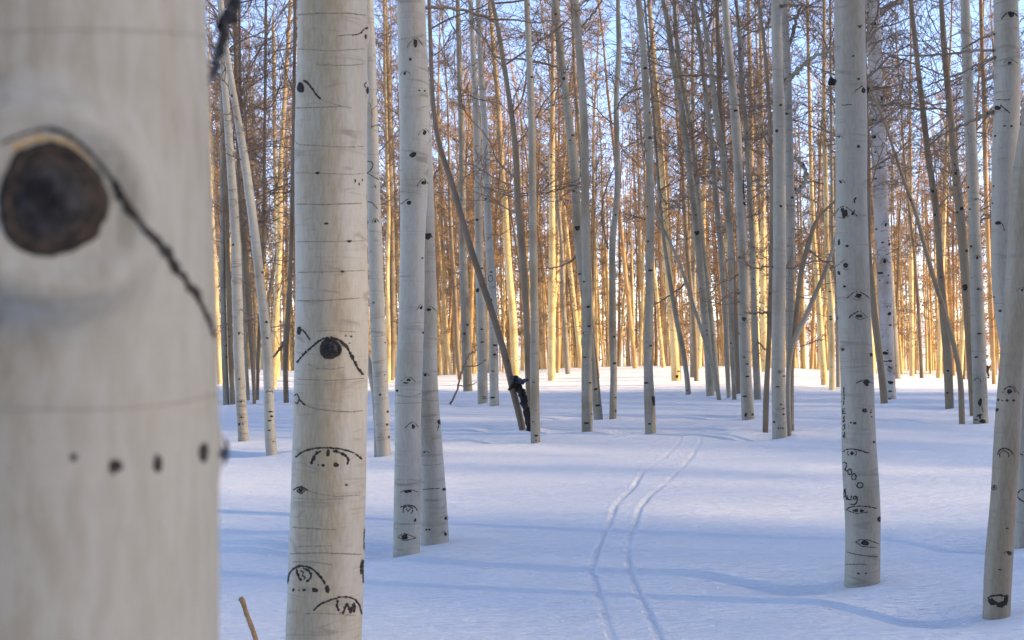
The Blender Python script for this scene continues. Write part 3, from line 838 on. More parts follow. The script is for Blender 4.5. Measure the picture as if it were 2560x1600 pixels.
BIG = [
 [('s', 6, [(741,907),(752,893),(765,880),(790,858),(808,846),(826,843),(848,850),(862,866)])],
 [('s', 8, [(850,850),(868,868),(885,903),(898,926),(910,937)])],
 [('s', 5, [(738,1144),(752,1132),(765,1126),(790,1120),(820,1119),(850,1122),(880,1130),(895,1139),(906,1148)]),
  ('s', 8, [(777,1161),(783,1144),(790,1134),(803,1127)]), ('s', 7, [(832,1127),(850,1131),(866,1140),(873,1151),(867,1162)]),
  ('b', 820, 1133, 5, 10), ('b', 808, 1163, 5, 4), ('b', 840, 1162, 7, 7), ('b', 795, 1162, 2, 2)],
 [('s', 6.5, [(719,1460),(718,1448),(724,1432),(735,1420),(750,1414),(770,1417),(786,1426),(800,1440),(812,1458),(816,1466)]), ('b', 818, 1474, 6, 10),
  ('s', 6, [(741,1421),(744,1436),(748,1445),(753,1453)]), ('s', 6, [(757,1420),(770,1425),(779,1438),(775,1448),(765,1455)]), ('s', 4, [(750,1426),(760,1430),(754,1438),(764,1444),(758,1450)])],
 [('b', 733, 1475, 3, 4), ('b', 747, 1475, 2, 2), ('b', 760, 1475, 5, 3), ('b', 787, 1475, 7, 6)],
 [('s', 5, [(783,1527),(800,1511),(827,1500),(850,1493),(870,1492),(888,1499),(900,1514),(905,1536)]),
  ('s', 6, [(845,1499),(842,1514),(846,1524),(851,1534)]), ('s', 8, [(857,1535),(863,1519),(868,1508),(873,1520),(877,1534)]), ('s', 8, [(877,1534),(882,1516),(885,1505),(888,1516),(884,1532)])],
 [('b', 751, 219, 9, 13), ('s', 6, [(757,201),(768,205),(777,217),(790,236),(802,248)])],
 [('s', 5, [(903,84),(908,74),(916,70),(921,69)]), ('b', 914, 92, 3, 6), ('s', 3, [(880,88),(895,86),(905,80)])],
 [('b', 748, 826, 6, 10), ('s', 4, [(755,823),(764,833),(775,851)])],
 [('s', 3, [(735,990),(742,984),(748,996),(743,1010),(737,1006)]), ('s', 4.5, [(748,998),(755,1007),(765,1014)])],
 [('b', 752, 1227, 5, 5), ('s', 3, [(741,1227),(752,1219),(763,1227),(752,1235),(741,1227)]), ('s', 4, [(733,1226),(742,1219),(754,1216),(770,1227)])],
 [('b', 793, 432, 6, 3)], [('b', 815, 559, 6, 3)], [('b', 874, 603, 6, 3)], [('b', 856, 679, 5, 2.5)], [('b', 866, 1212, 4, 3)],
 [('b', 888, 452, 2, 5), ('b', 898, 460, 2, 4), ('b', 906, 450, 2, 3)],
 [('s', 6, [(906,1398),(903,1420),(902,1436)]), ('s', 5, [(908,1400),(907,1430),(909,1458)])],
 [('s', 4, [(912,1322),(910,1350),(911,1374)])],
 [('b', 864, 840, 2.5, 2), ('b', 878, 841, 3, 3), ('b', 874, 858, 3, 1.5), ('s', 3, [(858,856),(872,866)])],
 [('s', 3.5, [(915,220),(910,212),(917,205)]), ('b', 920, 225, 4, 8)],
]
add_eyes(big, BIG, .0018)
LINES = [[(741,37),(800,33),(870,33),(915,38)],[(741,122),(830,127),(912,122)],[(790,160),(830,164),(880,163),(910,160)],[(738,270),(800,268),(860,266)],[(736,350),(745,361),(780,363),(860,368),(910,366)],
 [(740,432),(800,433),(880,436),(910,433)],[(740,510),(820,511),(905,508)],[(741,604),(830,604),(912,602)],[(745,681),(830,679),(915,676)],[(741,752),(800,752),(900,745)],
 [(770,910),(790,921),(830,923),(860,918)],[(742,948),(830,951),(910,946)],[(765,1014),(790,1022),(830,1027),(880,1030),(908,1026)],[(770,1227),(800,1236),(840,1241),(900,1238)],
 [(735,1245),(790,1249),(860,1247)],[(730,1318),(790,1322),(840,1324)],[(730,1405),(780,1404),(830,1412)],[(760,1535),(800,1533),(890,1539)],[(725,1385),(800,1382),(905,1386)],
 [(790,828),(830,826),(890,830)],[(800,248),(840,262),(880,270)],[(840,90),(880,86)],[(745,1366),(830,1364)]]
for i, l in enumerate(LINES):
    mark(big.tree, big, 'bark_ring', [('s', 1.9 if i % 3 else 3.0, l)], M['ring'], .0010, 40 + i)

# ------------------------------------------------------------------ all other traced stems
TR = {}
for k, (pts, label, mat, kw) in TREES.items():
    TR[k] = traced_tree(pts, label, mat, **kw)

E = eye_items
MARKS = {
'carved_pair_front': [E(1041,108,52,30), [('b',1026,148,3,4)], E(1013,182,26,14), E(1022,507,48,24), [('b',1032,387,9,6)], E(1055,768,36,18), E(1020,949,40,16), [('b',1014,957,7,2)], E(1032,1064,42,22),
   [('b',1020,1229,9,4),('s',2,[(1000,1231),(1012,1226),(1030,1225),(1045,1230)])], [('s',3,[(1008,1282),(1008,1270),(1018,1265),(1030,1268),(1032,1278),(1026,1284)]),('s',2.5,[(1015,1270),(1020,1280),(1026,1270)]),('s',3,[(1000,1268),(1018,1262),(1036,1266),(1044,1277)])],
   E(1037,1299,26,12,ring=True), [('b',1011,1343,8,8),('s',2,[(994,1342),(1011,1333),(1041,1345)]),('s',2,[(994,1342),(1011,1352),(1041,1345)])], [('b',993,977,3,3)], [('b',1059,832,4,3)], [('b',1056,645,3,2)], [('b',1048,226,3,2),('b',1062,227,3,2)], E(1060,330,40,20), E(1058,457,46,22)],
'pair_back': [[('b',1070,590,10,8),('s',2.5,[(1076,583),(1082,596)])], E(1074,773,34,18), E(1063,937,32,14), [('b',1099,1056,5,7),('s',2.5,[(1097,1062),(1094,1078)])], E(1061,1130,26,8), [('b',1111,1223,5,4),('s',1.8,[(1056,1224),(1075,1222),(1100,1221)])], E(1114,1294,30,14,ring=True), E(1113,1333,32,14,ring=True), [('b',1066,1324,3,2),('b',1073,1324,3,2)]],
'beside_big': [E(940,466,20,10), E(938,551,22,14), E(935,757,14,7), E(961,937,12,6), [('b',950,987,3,3)], [('b',968,1061,3,3)], [('s',2.5,[(918,403),(930,405),(933,415),(925,428),(918,433)])], [('s',2,[(918,433),(935,442),(948,450)])], [('s',2,[(918,504),(930,506),(945,523)])]],
'left_low': [E(597,833,22,12), E(598,947,18,8), E(604,1003,24,10), E(604,1043,14,8), [('b',598,1061,3,3),('b',607,1060,2,2)], [('b',583,612,3,3)]],
'left_front': [[('s',2,[(665,982),(668,976),(674,980),(680,976),(683,983)])], [('b',677,1029,5,2)], [('b',679,1041,4,3)], [('b',675,1052,5,2)], [('b',673,1076,3,2)], E(683,1104,14,6), [('b',666,805,4,3)], [('b',668,845,4,2)]],
'centre_tall_brown': [[('b',1169,812,3,3)], [('b',1161,834,3,3)]],
'centre_pale_a': [[('b',1205,823,4,2)], [('b',1206,855,4,2)], [('s',1.8,[(1206,992),(1214,992),(1213,998),(1206,996)])], [('b',1193,550,4,3)], [('b',1193,726,5,5)], [('b',1200,672,4,3)]],
'centre_pale_b': [[('b',1238,863,6,2.5)], [('b',1237,886,4,3)], [('b',1231,994,6,2.5)], [('s',2,[(1222,690),(1230,688),(1232,700),(1226,705),(1220,700),(1222,690)])], [('b',1226,751,5,4)], [('b',1215,497,4,3)], [('b',1232,928,4,1.5)]],
'mid_twin_front': [[('b',1473,815,6,2)], [('b',1462,893,4,2)], [('b',1475,957,4,2)], [('b',1468,1058,4,3)], [('b',1470,767,5,3)]],
'mid_twin_back': [[('b',1444,570,7,6)], [('b',1449,685,4,2)], [('b',1434,478,3,3)], [('b',1495,1014,6,3)], [('b',1489,973,5,3)], [('b',1410,196,4,4)]],
'wavy': [[('b',1536,842,3,3)], [('b',1537,908,4,3)], [('b',1539,994,3,2)], [('b',1540,1028,2,4)], [('b',1539,537,3,2)]],
'burl': [[('b',1636,1001,6,13)], [('b',1615,957,6,2.5)], [('b',1626,676,6,3)], [('b',1624,1060,4,2.5)], [('b',1613,170,5,3)]],
'centre_far_pale': [[('b',1693,941,4,4)], [('b',1697,928,3,2)], [('b',1671,664,4,3)]],
'centre_broad': [[('b',1743,582,7,5)]],
'broad_speckled': [[('b',1864,509,6,5),('s',4,[(1858,400),(1860,430),(1859,470),(1861,500)])], E(1862,893,14,8), [('b',1868,910,4,2)], [('b',1862,991,6,2)], [('b',1864,1037,3,5)], [('b',1882,1036,3,3)], [('b',1848,644,3,3)], [('b',1860,797,6,5)], [('b',1869,941,5,2)], [('b',1839,277,5,3)]],
'stout': [E(1950,929,16,10,ring=True), [('b',1961,940,4,2)], [('b',1953,1011,3,2)], [('b',1959,1022,3,2)], [('b',1959,1036,3,2)], [('s',1.8,[(1944,1068),(1948,1073)]),('s',1.8,[(1948,1068),(1944,1073)]),('s',1.6,[(1951,1068),(1954,1070),(1952,1073),(1950,1071),(1951,1068)]),('s',1.6,[(1957,1068),(1960,1070),(1958,1073),(1956,1071),(1957,1068)])], [('b',1935,1055,3,3)], [('b',1952,515,4,3)], [('b',1942,327,4,4)], [('b',1952,263,4,3)], [('b',1944,967,5,1.6)]],
'stout_twin': [[('b',1981,494,4,3)], [('b',1967,284,4,3)], [('s',1.6,[(1980,1060),(1984,1064),(1980,1069),(1984,1074)])], [('b',1968,997,3,3)], [('b',1977,937,3,2)]],
'inscribed': [[('b',2150,67,4,3),('s',2,[(2143,66),(2150,62),(2156,66)])], [('b',2086,203,5,7)], [('b',2159,226,5,8),('s',2.5,[(2157,214),(2145,222),(2130,234)])], E(2098,342,22,9), [('b',2133,140,4,2)], [('b',2147,197,4,3)], [('b',2146,366,4,4)],
   [('s',2.5,[(2104,262),(2112,263),(2120,261),(2130,262)])], E(2103,454,30,12), E(2109,531,62,34,ring=True), [('s',6,[(2128,537),(2133,532),(2138,525)])], [('s',6,[(2136,508),(2137,498),(2141,493)])], [('b',2097,606,3,9)], [('b',2118,615,4,3)],
   E(2115,661,52,28,ring=True), [('b',2097,682,4,5)], [('b',2111,716,4,3)], E(2143,739,64,24,ring=True), E(2148,788,62,22,ring=True), E(2106,874,24,12), [('b',2179,887,4,5)], [('b',2167,957,8,7),('s',2.5,[(2140,958),(2153,952),(2167,949),(2179,957)])],
   [('b',2158,1027,3,3)], [('b',2137,1058,5,3),('b',2127,1057,2.5,2)], [('b',2178,1025,2,2),('b',2177,1031,2.5,2),('b',2179,1042,2,2)], [('b',2185,1105,3,3)],
   [('s',3.5,[(2106,1130),(2114,1124),(2130,1122),(2150,1126),(2174,1133)]),('b',2130,1133,5,5),('s',2.5,[(2120,1127),(2118,1134),(2123,1139)]),('s',2.5,[(2139,1128),(2142,1134),(2137,1140)])],
   [('s',3,[(2115,1275),(2124,1268),(2145,1265),(2170,1266),(2192,1271)]),('b',2140,1276,6,4),('b',2154,1277,5,4),('s',2,[(2132,1273),(2134,1281)]),('s',2,[(2115,1275),(2140,1284),(2172,1280)])], [('b',2199,1298,5,8)],
   [('b',2163,1357,11,6),('s',2.5,[(2139,1355),(2150,1349),(2172,1350),(2198,1360)]),('s',2.5,[(2139,1355),(2155,1366),(2190,1369)])], [('b',2146,1434,4,2),('b',2165,1434,3,2)], [('s',1.8,[(2114,1411),(2130,1411),(2150,1410),(2165,1411)])], [('s',2,[(2118,1380),(2150,1388),(2197,1392)])]],
'right_front': [E(2554,724,30,12), E(2526,975,52,30), [('s',3,[(2507,983),(2511,973),(2522,966),(2534,970),(2539,982)])], [('b',2496,1000,3,3),('b',2506,1001,2,2),('b',2518,1001,4,3),('b',2535,1001,4,3)], [('b',2492,1025,5,4)],
   [('s',3.5,[(2492,1137),(2500,1124),(2512,1120),(2525,1125),(2534,1136)]),('s',3,[(2500,1143),(2499,1134),(2508,1126),(2518,1130),(2523,1138),(2520,1144)])], [('s',2.5,[(2478,1220),(2484,1212),(2491,1216),(2490,1224),(2482,1225),(2478,1220)]),('b',2485,1219,3,3)], [('b',2523,1383,6,5),('s',2,[(2508,1385),(2518,1377),(2529,1380)])],
   [('s',14,[(2470,1498),(2480,1505),(2495,1509),(2510,1510),(2520,1500)]),('s',5,[(2468,1496),(2478,1490),(2500,1488),(2522,1492)]),('b',2515,1500,6,12),('b',2500,1514,8,5)], [('b',2518,1321,4,1.5)], [('b',2500,1424,5,1.5)], E(2550,310,18,12)],
'right_back': [[('b',2529,36,9,7),('s',3.5,[(2503,48),(2512,36),(2524,29),(2538,34),(2546,42)])], E(2524,155,42,16,ring=True), [('b',2493,270,9,6),('s',3.5,[(2500,262),(2512,272),(2525,283)])], [('b',2512,315,4,2),('b',2529,315,3,3)], [('s',2,[(2488,250),(2500,249),(2512,250),(2525,249)])], [('b',2496,557,8,5),('s',2.5,[(2489,562),(2494,553),(2506,560),(2512,578)])], [('b',2500,777,4,3)],
   [('s',3.5,[(2558,1223),(2550,1226),(2543,1234),(2545,1244),(2552,1250),(2562,1256)]),('s',3.5,[(2558,1223),(2564,1230),(2568,1224),(2576,1228),(2574,1242),(2562,1256)])], [('b',2545,1141,5,6),('s',2.5,[(2541,1135),(2550,1134),(2558,1139)])]],
'flaky': [E(2199,420,24,14), E(2213,559,26,18), E(2212,653,30,20), [('b',2201,683,8,3)], E(2220,707,14,7), E(2217,766,22,9), [('b',2212,883,8,4)], [('b',2226,956,7,4)], [('s',3,[(2207,902),(2216,904),(2224,901)])], [('b',2225,611,4,4)], [('b',2210,980,7,2)], [('b',2225,978,5,2)], [('b',2183,60,8,5)], [('b',2190,220,7,5)], [('b',2184,342,6,5)], [('b',2205,247,4,6)], [('b',2183,300,5,4)], [('b',2224,785,5,4)], [('b',2228,920,4,2)]],
'black_foot': [E(2441,498,18,8), E(2444,643,24,14), E(2447,723,22,10), [('s',2,[(2434,952),(2442,945),(2452,950),(2451,957)])], [('b',2450,1006,5,9)], [('s',5,[(2441,1042),(2448,1037),(2457,1037)]),('b',2450,1043,3,4)], [('b',2456,1053,8,5)], [('b',2440,1049,4,2)], [('b',2449,834,6,2)], [('b',2441,893,5,2)], [('b',2420,468,3,3)], [('s',1.8,[(2452,1012),(2456,1022),(2459,1030)])]],
'olive_a': [[('b',2332,478,4,4)], [('b',2335,537,4,4)], [('b',2300,206,4,4)]],
'olive_b': [[('b',2390,433,5,4)], [('b',2405,521,5,5)], [('b',2418,627,5,4)], [('b',2413,720,7,9)], [('b',2376,430,4,4)]],
'snag_neighbour': [[('b',1341,1089,5,2.5)], [('b',1332,1054,2,2)], [('b',1334,956,3,1.5)], [('b',1330,193,3,3)]],
}
for k, e in MARKS.items():
    add_eyes(TR[k], e)

# carved lettering on the inscribed trunk: a bar, E s s i e one below the other, 2000 on a slant, Aug
IN = TR['inscribed']
def carve(name, strokes, w, seed):
    mark(IN.tree, IN, name, [('s', w, s) for s in strokes], M['black'], .002, seed, None)
carve('carved_letters', [
  [(2109,968),(2110,990),(2109,1012)],
  [(2106,1022),(2107,1034)], [(2106,1022),(2114,1022)], [(2106,1028),(2112,1028)], [(2106,1034),(2115,1033)],
  [(2113,1041),(2107,1044),(2112,1049),(2108,1055),(2105,1055)],
  [(2114,1060),(2108,1064),(2113,1069),(2109,1075),(2106,1074)],
  [(2121,1065),(2122,1066)], [(2112,1079),(2110,1084),(2114,1084)],
  [(2113,1086),(2108,1088),(2108,1093),(2114,1094)], [(2108,1090),(2113,1089)]], 3.2, 71)
carve('carved_number', [
  [(2108,1158),(2113,1155),(2117,1161),(2114,1170),(2112,1177),(2120,1177)],
  [(2124,1171),(2119,1177),(2121,1186),(2128,1187),(2130,1179),(2124,1171)],
  [(2135,1183),(2129,1190),(2131,1199),(2138,1199),(2141,1191),(2135,1183)],
  [(2150,1206),(2144,1208),(2142,1216),(2149,1221),(2157,1217),(2157,1209),(2150,1206)]], 3.6, 72)
carve('carved_month', [
  [(2107,1249),(2109,1232),(2112,1221),(2114,1236),(2116,1250)], [(2108,1241),(2116,1240)],
  [(2119,1238),(2119,1247),(2123,1251),(2128,1247)], [(2128,1238),(2128,1251)],
  [(2142,1242),(2136,1240),(2132,1246),(2137,1250),(2142,1243)], [(2143,1241),(2143,1253),(2136,1262),(2122,1260)]], 3.4, 73)
# a few real protruding stubs
for key, px, py, w, dx, dy in (('inscribed', 2086, 204, 13, -9, 1), ('inscribed', 2160, 226, 13, 8, -1)):
    t = TR[key]
    branch_mesh(t.tree, t.d - .01, [(px, py, w), (px + dx * .6, py + dy * .6, w * .9), (px + dx, py + dy, w * .6)], t.rg, M['black'], twigs=0, name='stub')
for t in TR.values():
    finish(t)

# limbs the photograph shows plainly
LIMBS = [
 ('carved_pair_front', [(1058,18,9),(1110,18,8),(1160,25,7),(1200,38,7),(1240,50,6),(1290,47,5),(1330,58,4),(1370,52,4),(1410,52,3),(1440,68,3)], 'twig', 9, .6),
 ('broad_speckled', [(1820,197,6),(1790,190,5),(1750,188,5),(1700,190,4),(1680,196,4),(1655,206,3)], 'twig', 9, .2),
 ('stout', [(1944,226,13),(1958,208,12),(1972,195,12),(1985,184,11),(2005,168,9),(2020,152,8),(2055,132,8),(2084,126,7),(2110,122,6)], 'mid', 8, -.2),
 ('stout', [(1936,32,9),(1950,18,8),(1965,11,7),(2000,12,6),(2040,16,5),(2060,20,4)], 'twig', 8, -.3),
 ('stout_twin', [(1975,488,9),(1990,478,9),(2003,470,9),(2013,452,9),(2017,435,9),(2010,415,8),(1998,402,7),(1985,390,5)], 'mid', 4, .1),
 ('stout_twin', [(1968,128,9),(1978,100,8),(1985,70,8),(1992,40,7),(2005,10,6)], 'brown', 6, .1),
 ('mid_twin_back', [(1391,166,6),(1350,156,5),(1300,147,5),(1262,151,4),(1230,140,3)], 'twig', 8, .3),
 ('mid_twin_front', [(1450,68,5),(1468,52,5),(1485,30,5),(1500,8,4),(1515,-20,4)], 'twig', 4, .2),
 ('burl', [(1604,222,6),(1585,224,5),(1565,234,5),(1550,250,4),(1545,272,3)], 'twig', 6, .1),
 ('wavy', [(1521,622,5),(1515,600,4),(1508,575,4),(1503,545,4),(1505,515,3.5),(1512,480,3.5),(1522,450,3),(1535,420,3)], 'twig', 2, .02),
 ('flaky', [(2190,36,12),(2206,26,11),(2222,16,10),(2240,8,9),(2262,-10,8)], 'birch', 6, .1),
 ('flaky', [(2196,130,6),(2230,140,5),(2260,150,5),(2300,165,4),(2345,180,4),(2400,215,3)], 'twig', 8, .4),
 ('black_foot', [(2437,566,6),(2447,558,5),(2460,547,5),(2482,538,4)], 'twig', 3, .1),
 ('right_back', [(2488,142,8),(2450,160,7),(2420,175,6),(2390,190,6),(2350,202,5),(2320,212,4)], 'twig', 10, .4),
 ('right_back', [(2484,126,7),(2440,127,6),(2400,132,6),(2330,138,5),(2260,140,4),(2200,132,3)], 'twig', 10, .6),
 ('right_back', [(2484,280,10),(2455,288,9),(2430,303,8),(2400,318,8),(2370,330,7),(2340,345,6),(2310,382,4)], 'brown', 8, .5),
 ('right_back', [(2486,85,6),(2460,92,5),(2435,105,5),(2410,120,4)], 'twig', 6, .3),
 ('left_olive', [(716,850,8),(705,862,7),(695,876,6),(684,893,5)], 'twig', 0, -.1),
 ('broad_speckled', [(1862,675,5),(1840,690,5),(1825,700,4),(1800,705,4),(1775,735,3)], 'twig', 9, -.2),
 ('broad_speckled', [(1868,720,5),(1850,735,5),(1830,730,4),(1812,742,4),(1795,760,3)], 'twig', 9, -.2),
 ('stout', [(1942,668,6),(1920,665,5),(1895,672,5),(1872,668,4),(1862,650,4),(1850,640,3)], 'twig', 10, -.2),
 ('stout', [(1955,672,5),(1985,670,5),(2010,660,4),(2040,650,4),(2085,655,3)], 'twig', 12, -.2),
 ('sapling_dark', [(2018,620,6),(2040,640,5),(2058,655,4),(2085,665,4)], 'twig', 10, -.1),
 ('broad_behind', [(1884,820,5),(1892,850,4),(1905,868,4),(1916,876,3)], 'twig', 4, -.2),
 ('dark_straight', [(1921,786,5),(1900,783,5),(1880,784,4),(1862,780,3)], 'twig', 4, -.1),
 ('leaner', [(1100,410,5),(1085,440,4),(1078,470,4),(1070,520,3)], 'twig', 10, .1),
 ('thin_slant_long', [(1716,705,5),(1700,722,4),(1675,738,4),(1650,755,3),(1636,760,3)], 'twig', 4, .1),
 ('mid_twin_back', [(1440,640,5),(1425,655,4),(1405,665,4),(1380,671,3),(1345,670,2)], 'twig', 2, .1),
]
for i, (k, pts, mt, tw, dr) in enumerate(LIMBS):
    t = TR[k]
    branch_mesh(t.tree, t.d, pts, np.random.default_rng(300 + i), M[mt], tw, 'branch', dr, tw_r=.0019 * t.d / 10, tw_len=.5 * t.d / 12)

# ------------------------------------------------------------------ black broken snag leaning at the foot of the tan trunk
def px_point(px, py, d):
    kx, kz = pix_dir(px, py)
    return np.array([kx * d, d, EYE + kz * d])

def lumpy_tube(pts, d, sides, rg, rough, flat=1.0):
    P = np.array([(*px_point(x, y, d), w / 2 / F * d) for x, y, w in pts])
    t = np.linspace(0, 1, len(P)); tt = np.linspace(0, 1, len(P) * 6)
    D = np.stack([np.interp(tt, t, P[:, k]) for k in range(4)], 1)
    for _ in range(3):
        D[1:-1] = (D[:-2] + 2 * D[1:-1] + D[2:]) / 4
    tan = norm(np.gradient(D[:, :3], axis=0))
    yv = np.array([[0, 1., 0]])
    side = norm(np.cross(tan, yv)); fr = np.cross(side, tan)
    an = np.linspace(0, 6.2832, sides, endpoint=False)
    lum = 1 + rough * rg.normal(0, 1, (len(D), sides))
    lum = (lum + np.roll(lum, 1, 0) + np.roll(lum, 1, 1)) / 3
    R = D[:, 3:4] * lum
    V = D[:, None, :3] + (side[:, None] * np.cos(an)[None, :, None] + fr[:, None] * np.sin(an)[None, :, None] * flat) * R[..., None]
    V = np.concatenate([V.reshape(-1, 3), D[:1, :3], D[-1:, :3]])
    n = sides
    i = np.arange(len(D) - 1)[:, None] * n; j = np.arange(n)[None]; j2 = (j + 1) % n
    Q = np.stack([i + j, i + j2, i + n + j2, i + n + j], -1).reshape(-1, 4)
    a = len(D) * n
    k = np.arange(n)
    capA = np.stack([np.full(n, a), (k + 1) % n, k, k], -1)
    capB = np.stack([np.full(n, a + 1), (len(D) - 1) * n + k, (len(D) - 1) * n + (k + 1) % n, (len(D) - 1) * n + (k + 1) % n], -1)
    return V, Q, np.concatenate([capA, capB])[:, :3]

def lumpy(name, pts, d, mat, parent, rough=.2, sides=14, seed=1, flat=1.0):
    V, Q, T = lumpy_tube(pts, d, sides, np.random.default_rng(seed), rough, flat)
    me = bpy.data.meshes.new(name)
    me.from_pydata([tuple(v) for v in V - np.array(parent.location)], [], [tuple(int(i) for i in q) for q in Q] + [tuple(int(i) for i in q) for q in T])
    for p in me.polygons:
        p.use_smooth = True
    me.materials.append(mat)
    return link(name, me, parent)

ds = TR['leaner'].d - 0.22
sp = px_point(1323, 1104, ds)
snag = thing('dead_snag', (sp[0], ds, ground_z(sp[0], ds)), 'black broken dead snag with a beak-like curled top against the leaning trunk', 'dead wood')
lumpy('snag_stem', [(1325,1125,9),(1324,1103,10),(1322,1070,14),(1318,1040,15),(1313,1015,17),(1307,990,18),(1299,972,20),(1291,962,20),(1286,952,16)], ds, M['snag'], snag, .35, 16, 4)
lumpy('broken_top', [(1277,953,8),(1281,948,19),(1288,950,22),(1297,954,20),(1306,955,13),(1313,951,9),(1318,949,7),(1322,951,4)], ds, M['grey_wood'], snag, .22, 14, 6)
lumpy('side_stub', [(1283,962,10),(1276,970,8),(1271,976,5)], ds, M['snag'], snag, .2, 10, 8)

# ------------------------------------------------------------------ dead twigs and a fallen bough standing in the snow
gxs, gys, gzs = ground_hit(655, 1640)
st = thing('dead_twig', (gxs, gys, gzs), 'bare tan stick with a knobbed tip poking up beside the blurred trunk', 'twig')
lumpy('stick', [(660,1665,13),(645,1615,13),(630,1570,12),(618,1540,12),(611,1518,11),(607,1504,13),(603,1497,14),(602,1493,10)], gys, M['stick'], st, .13, 12, 3)

fx, fy, fz = ground_hit(1128, 1012)
fb = thing('fallen_branch', (fx, fy, fz), 'thin dark forked branch stuck upright in the snow left of the grey brown aspen', 'branch')
branch_mesh(fb, fy, [(1122,1018,5),(1130,1004,5),(1142,980,4.5),(1150,945,4.5),(1157,920,4),(1166,900,4),(1172,885,4),(1186,880,3)], np.random.default_rng(9), M['twig'], 3, 'bough', .1, .002, .35)
branch_mesh(fb, fy, [(1158,918,3),(1175,914,3),(1192,916,3),(1205,906,2.5),(1216,898,2)], np.random.default_rng(10), M['twig'], 0, 'side_shoot', .1)
branch_mesh(fb, fy, [(1147,964,3),(1160,965,3),(1180,962,2.5),(1192,955,2)], np.random.default_rng(11), M['twig'], 0, 'side_shoot', .1)

# ------------------------------------------------------------------ lone skier far off between the right trunks
def person():
    x, y, z = ground_hit(2469, 946)
    h = 58.0 / F * y
    s = h / 1.74
    z = ground_z(x, y)
    t = thing('person', (x, y, z), 'distant person in white jacket, black trousers and dark hat, walking on the snow', 'person')
    cloth = plain('cloth_white', (.62, .64, .68), (.75, .76, .8), 8, .9, bump=0)
    black = plain('cloth_black', (.012, .012, .014), (.022, .022, .026), 8, .9, bump=0)
    skin = plain('skin', (.48, .29, .21), (.52, .32, .24), 8, .6, bump=0)
    def skinned(name, verts, edges, radii, mat, parent):
        me = bpy.data.meshes.new(name)
        me.from_pydata([tuple(np.array(v) * s) for v in verts], edges, [])
        me.materials.append(mat)
        o = link(name, me, parent)
        o.modifiers.new('skin', 'SKIN')
        if not me.skin_vertices:
            me.attributes  # layer is made by the modifier
        for i, r in enumerate(radii):
            rr = r if isinstance(r, tuple) else (r, r)
            me.skin_vertices[0].data[i].radius = (rr[0] * s, rr[1] * s)
        me.skin_vertices[0].data[0].use_root = True
        sb = o.modifiers.new('sub', 'SUBSURF'); sb.levels = 1; sb.render_levels = 2
        return o
    # facing away-left, mid step; index 0 is the pelvis
    bv = [(0,0,.95),(0,0,1.12),(0,0,1.34),(0,.01,1.47),(0,.02,1.56),(0,.02,1.70),
          (.09,0,.90),(.11,.10,.50),(.11,.02,.09),(.11,.14,.05),
          (-.09,0,.90),(-.10,-.08,.50),(-.10,-.24,.12),(-.10,-.14,.05),
          (.19,0,1.40),(.25,-.08,1.13),(.24,.08,.90),(.24,.12,.82),
          (-.19,0,1.40),(-.25,.04,1.13),(-.24,.20,.95),(-.24,.25,.88)]
    be = [(0,1),(1,2),(2,3),(3,4),(4,5),(0,6),(6,7),(7,8),(8,9),(0,10),(10,11),(11,12),(12,13),(2,14),(14,15),(15,16),(16,17),(2,18),(18,19),(19,20),(20,21)]
    br = [(.15,.11),(.14,.10),(.16,.11),.06,.09,.09,.09,.065,.045,.04,.09,.065,.045,.04,.06,.047,.035,.035,.06,.047,.035,.035]
    skinned('body', bv, be, br, skin, t)
    skinned('jacket', [(0,0,.92),(0,0,1.12),(0,0,1.34),(0,.01,1.46),(.19,0,1.40),(.25,-.08,1.13),(.24,.07,.92),(-.19,0,1.40),(-.25,.04,1.13),(-.24,.19,.96)],
            [(0,1),(1,2),(2,3),(2,4),(4,5),(5,6),(2,7),(7,8),(8,9)], [(.19,.14),(.18,.14),(.19,.14),(.08,.08),.085,.07,.055,.085,.07,.055], cloth, t)
    skinned('trousers', [(0,0,.95),(.09,0,.88),(.11,.10,.50),(.11,.02,.12),(-.09,0,.88),(-.10,-.08,.50),(-.10,-.23,.14)],
            [(0,1),(1,2),(2,3),(0,4),(4,5),(5,6)], [(.165,.125),.11,.085,.07,.11,.085,.07], black, t)
    skinned('boots', [(.11,.02,.10),(.11,.06,.05),(.11,.17,.05)], [(0,1),(1,2)], [.06,.055,.045], black, t)
    skinned('boots', [(-.10,-.24,.12),(-.10,-.20,.06),(-.10,-.10,.04)], [(0,1),(1,2)], [.06,.055,.045], black, t)
    skinned('hat', [(0,.015,1.64),(0,.01,1.71),(0,.01,1.76)], [(0,1),(1,2)], [.105,.10,.06], black, t)
    t.rotation_euler = (0, 0, math.radians(25))
person()

# ------------------------------------------------------------------ crumbs of snow fallen from the boughs
rg = np.random.default_rng(5)
V, Q = [], []
for i in range(80):
    if i < 40:
        px, py = rg.uniform(1300, 1900), rg.uniform(1130, 1598)
    else:
        px, py = rg.uniform(560, 2520), rg.uniform(1090, 1598)
    x, y, z = ground_hit(px, py)
    z = ground_z(x, y)
    for _ in range(rg.integers(1, 4)):
        r = rg.uniform(.004, .013); cx, cy = x + rg.normal(0, .03), y + rg.normal(0, .03)
        b = len(V)
        for a, (fr, fz) in enumerate(((1, -.3), (.9, .25), (.4, .55))):
            for k in range(6):
                rr = r * fr * rg.uniform(.75, 1.25)
                V.append((cx + 1.5 * rr * math.cos(k * 1.047), cy + rr * math.sin(k * 1.047), z + r * fz * rg.uniform(.8, 1.2)))
        for a in (0, 1):
            for k in range(6):
                Q.append((b + a * 6 + k, b + a * 6 + (k + 1) % 6, b + a * 6 + 6 + (k + 1) % 6, b + a * 6 + 6 + k))
        Q.append((b + 12, b + 13, b + 14, b + 15)); Q.append((b + 12, b + 15, b + 16, b + 17))
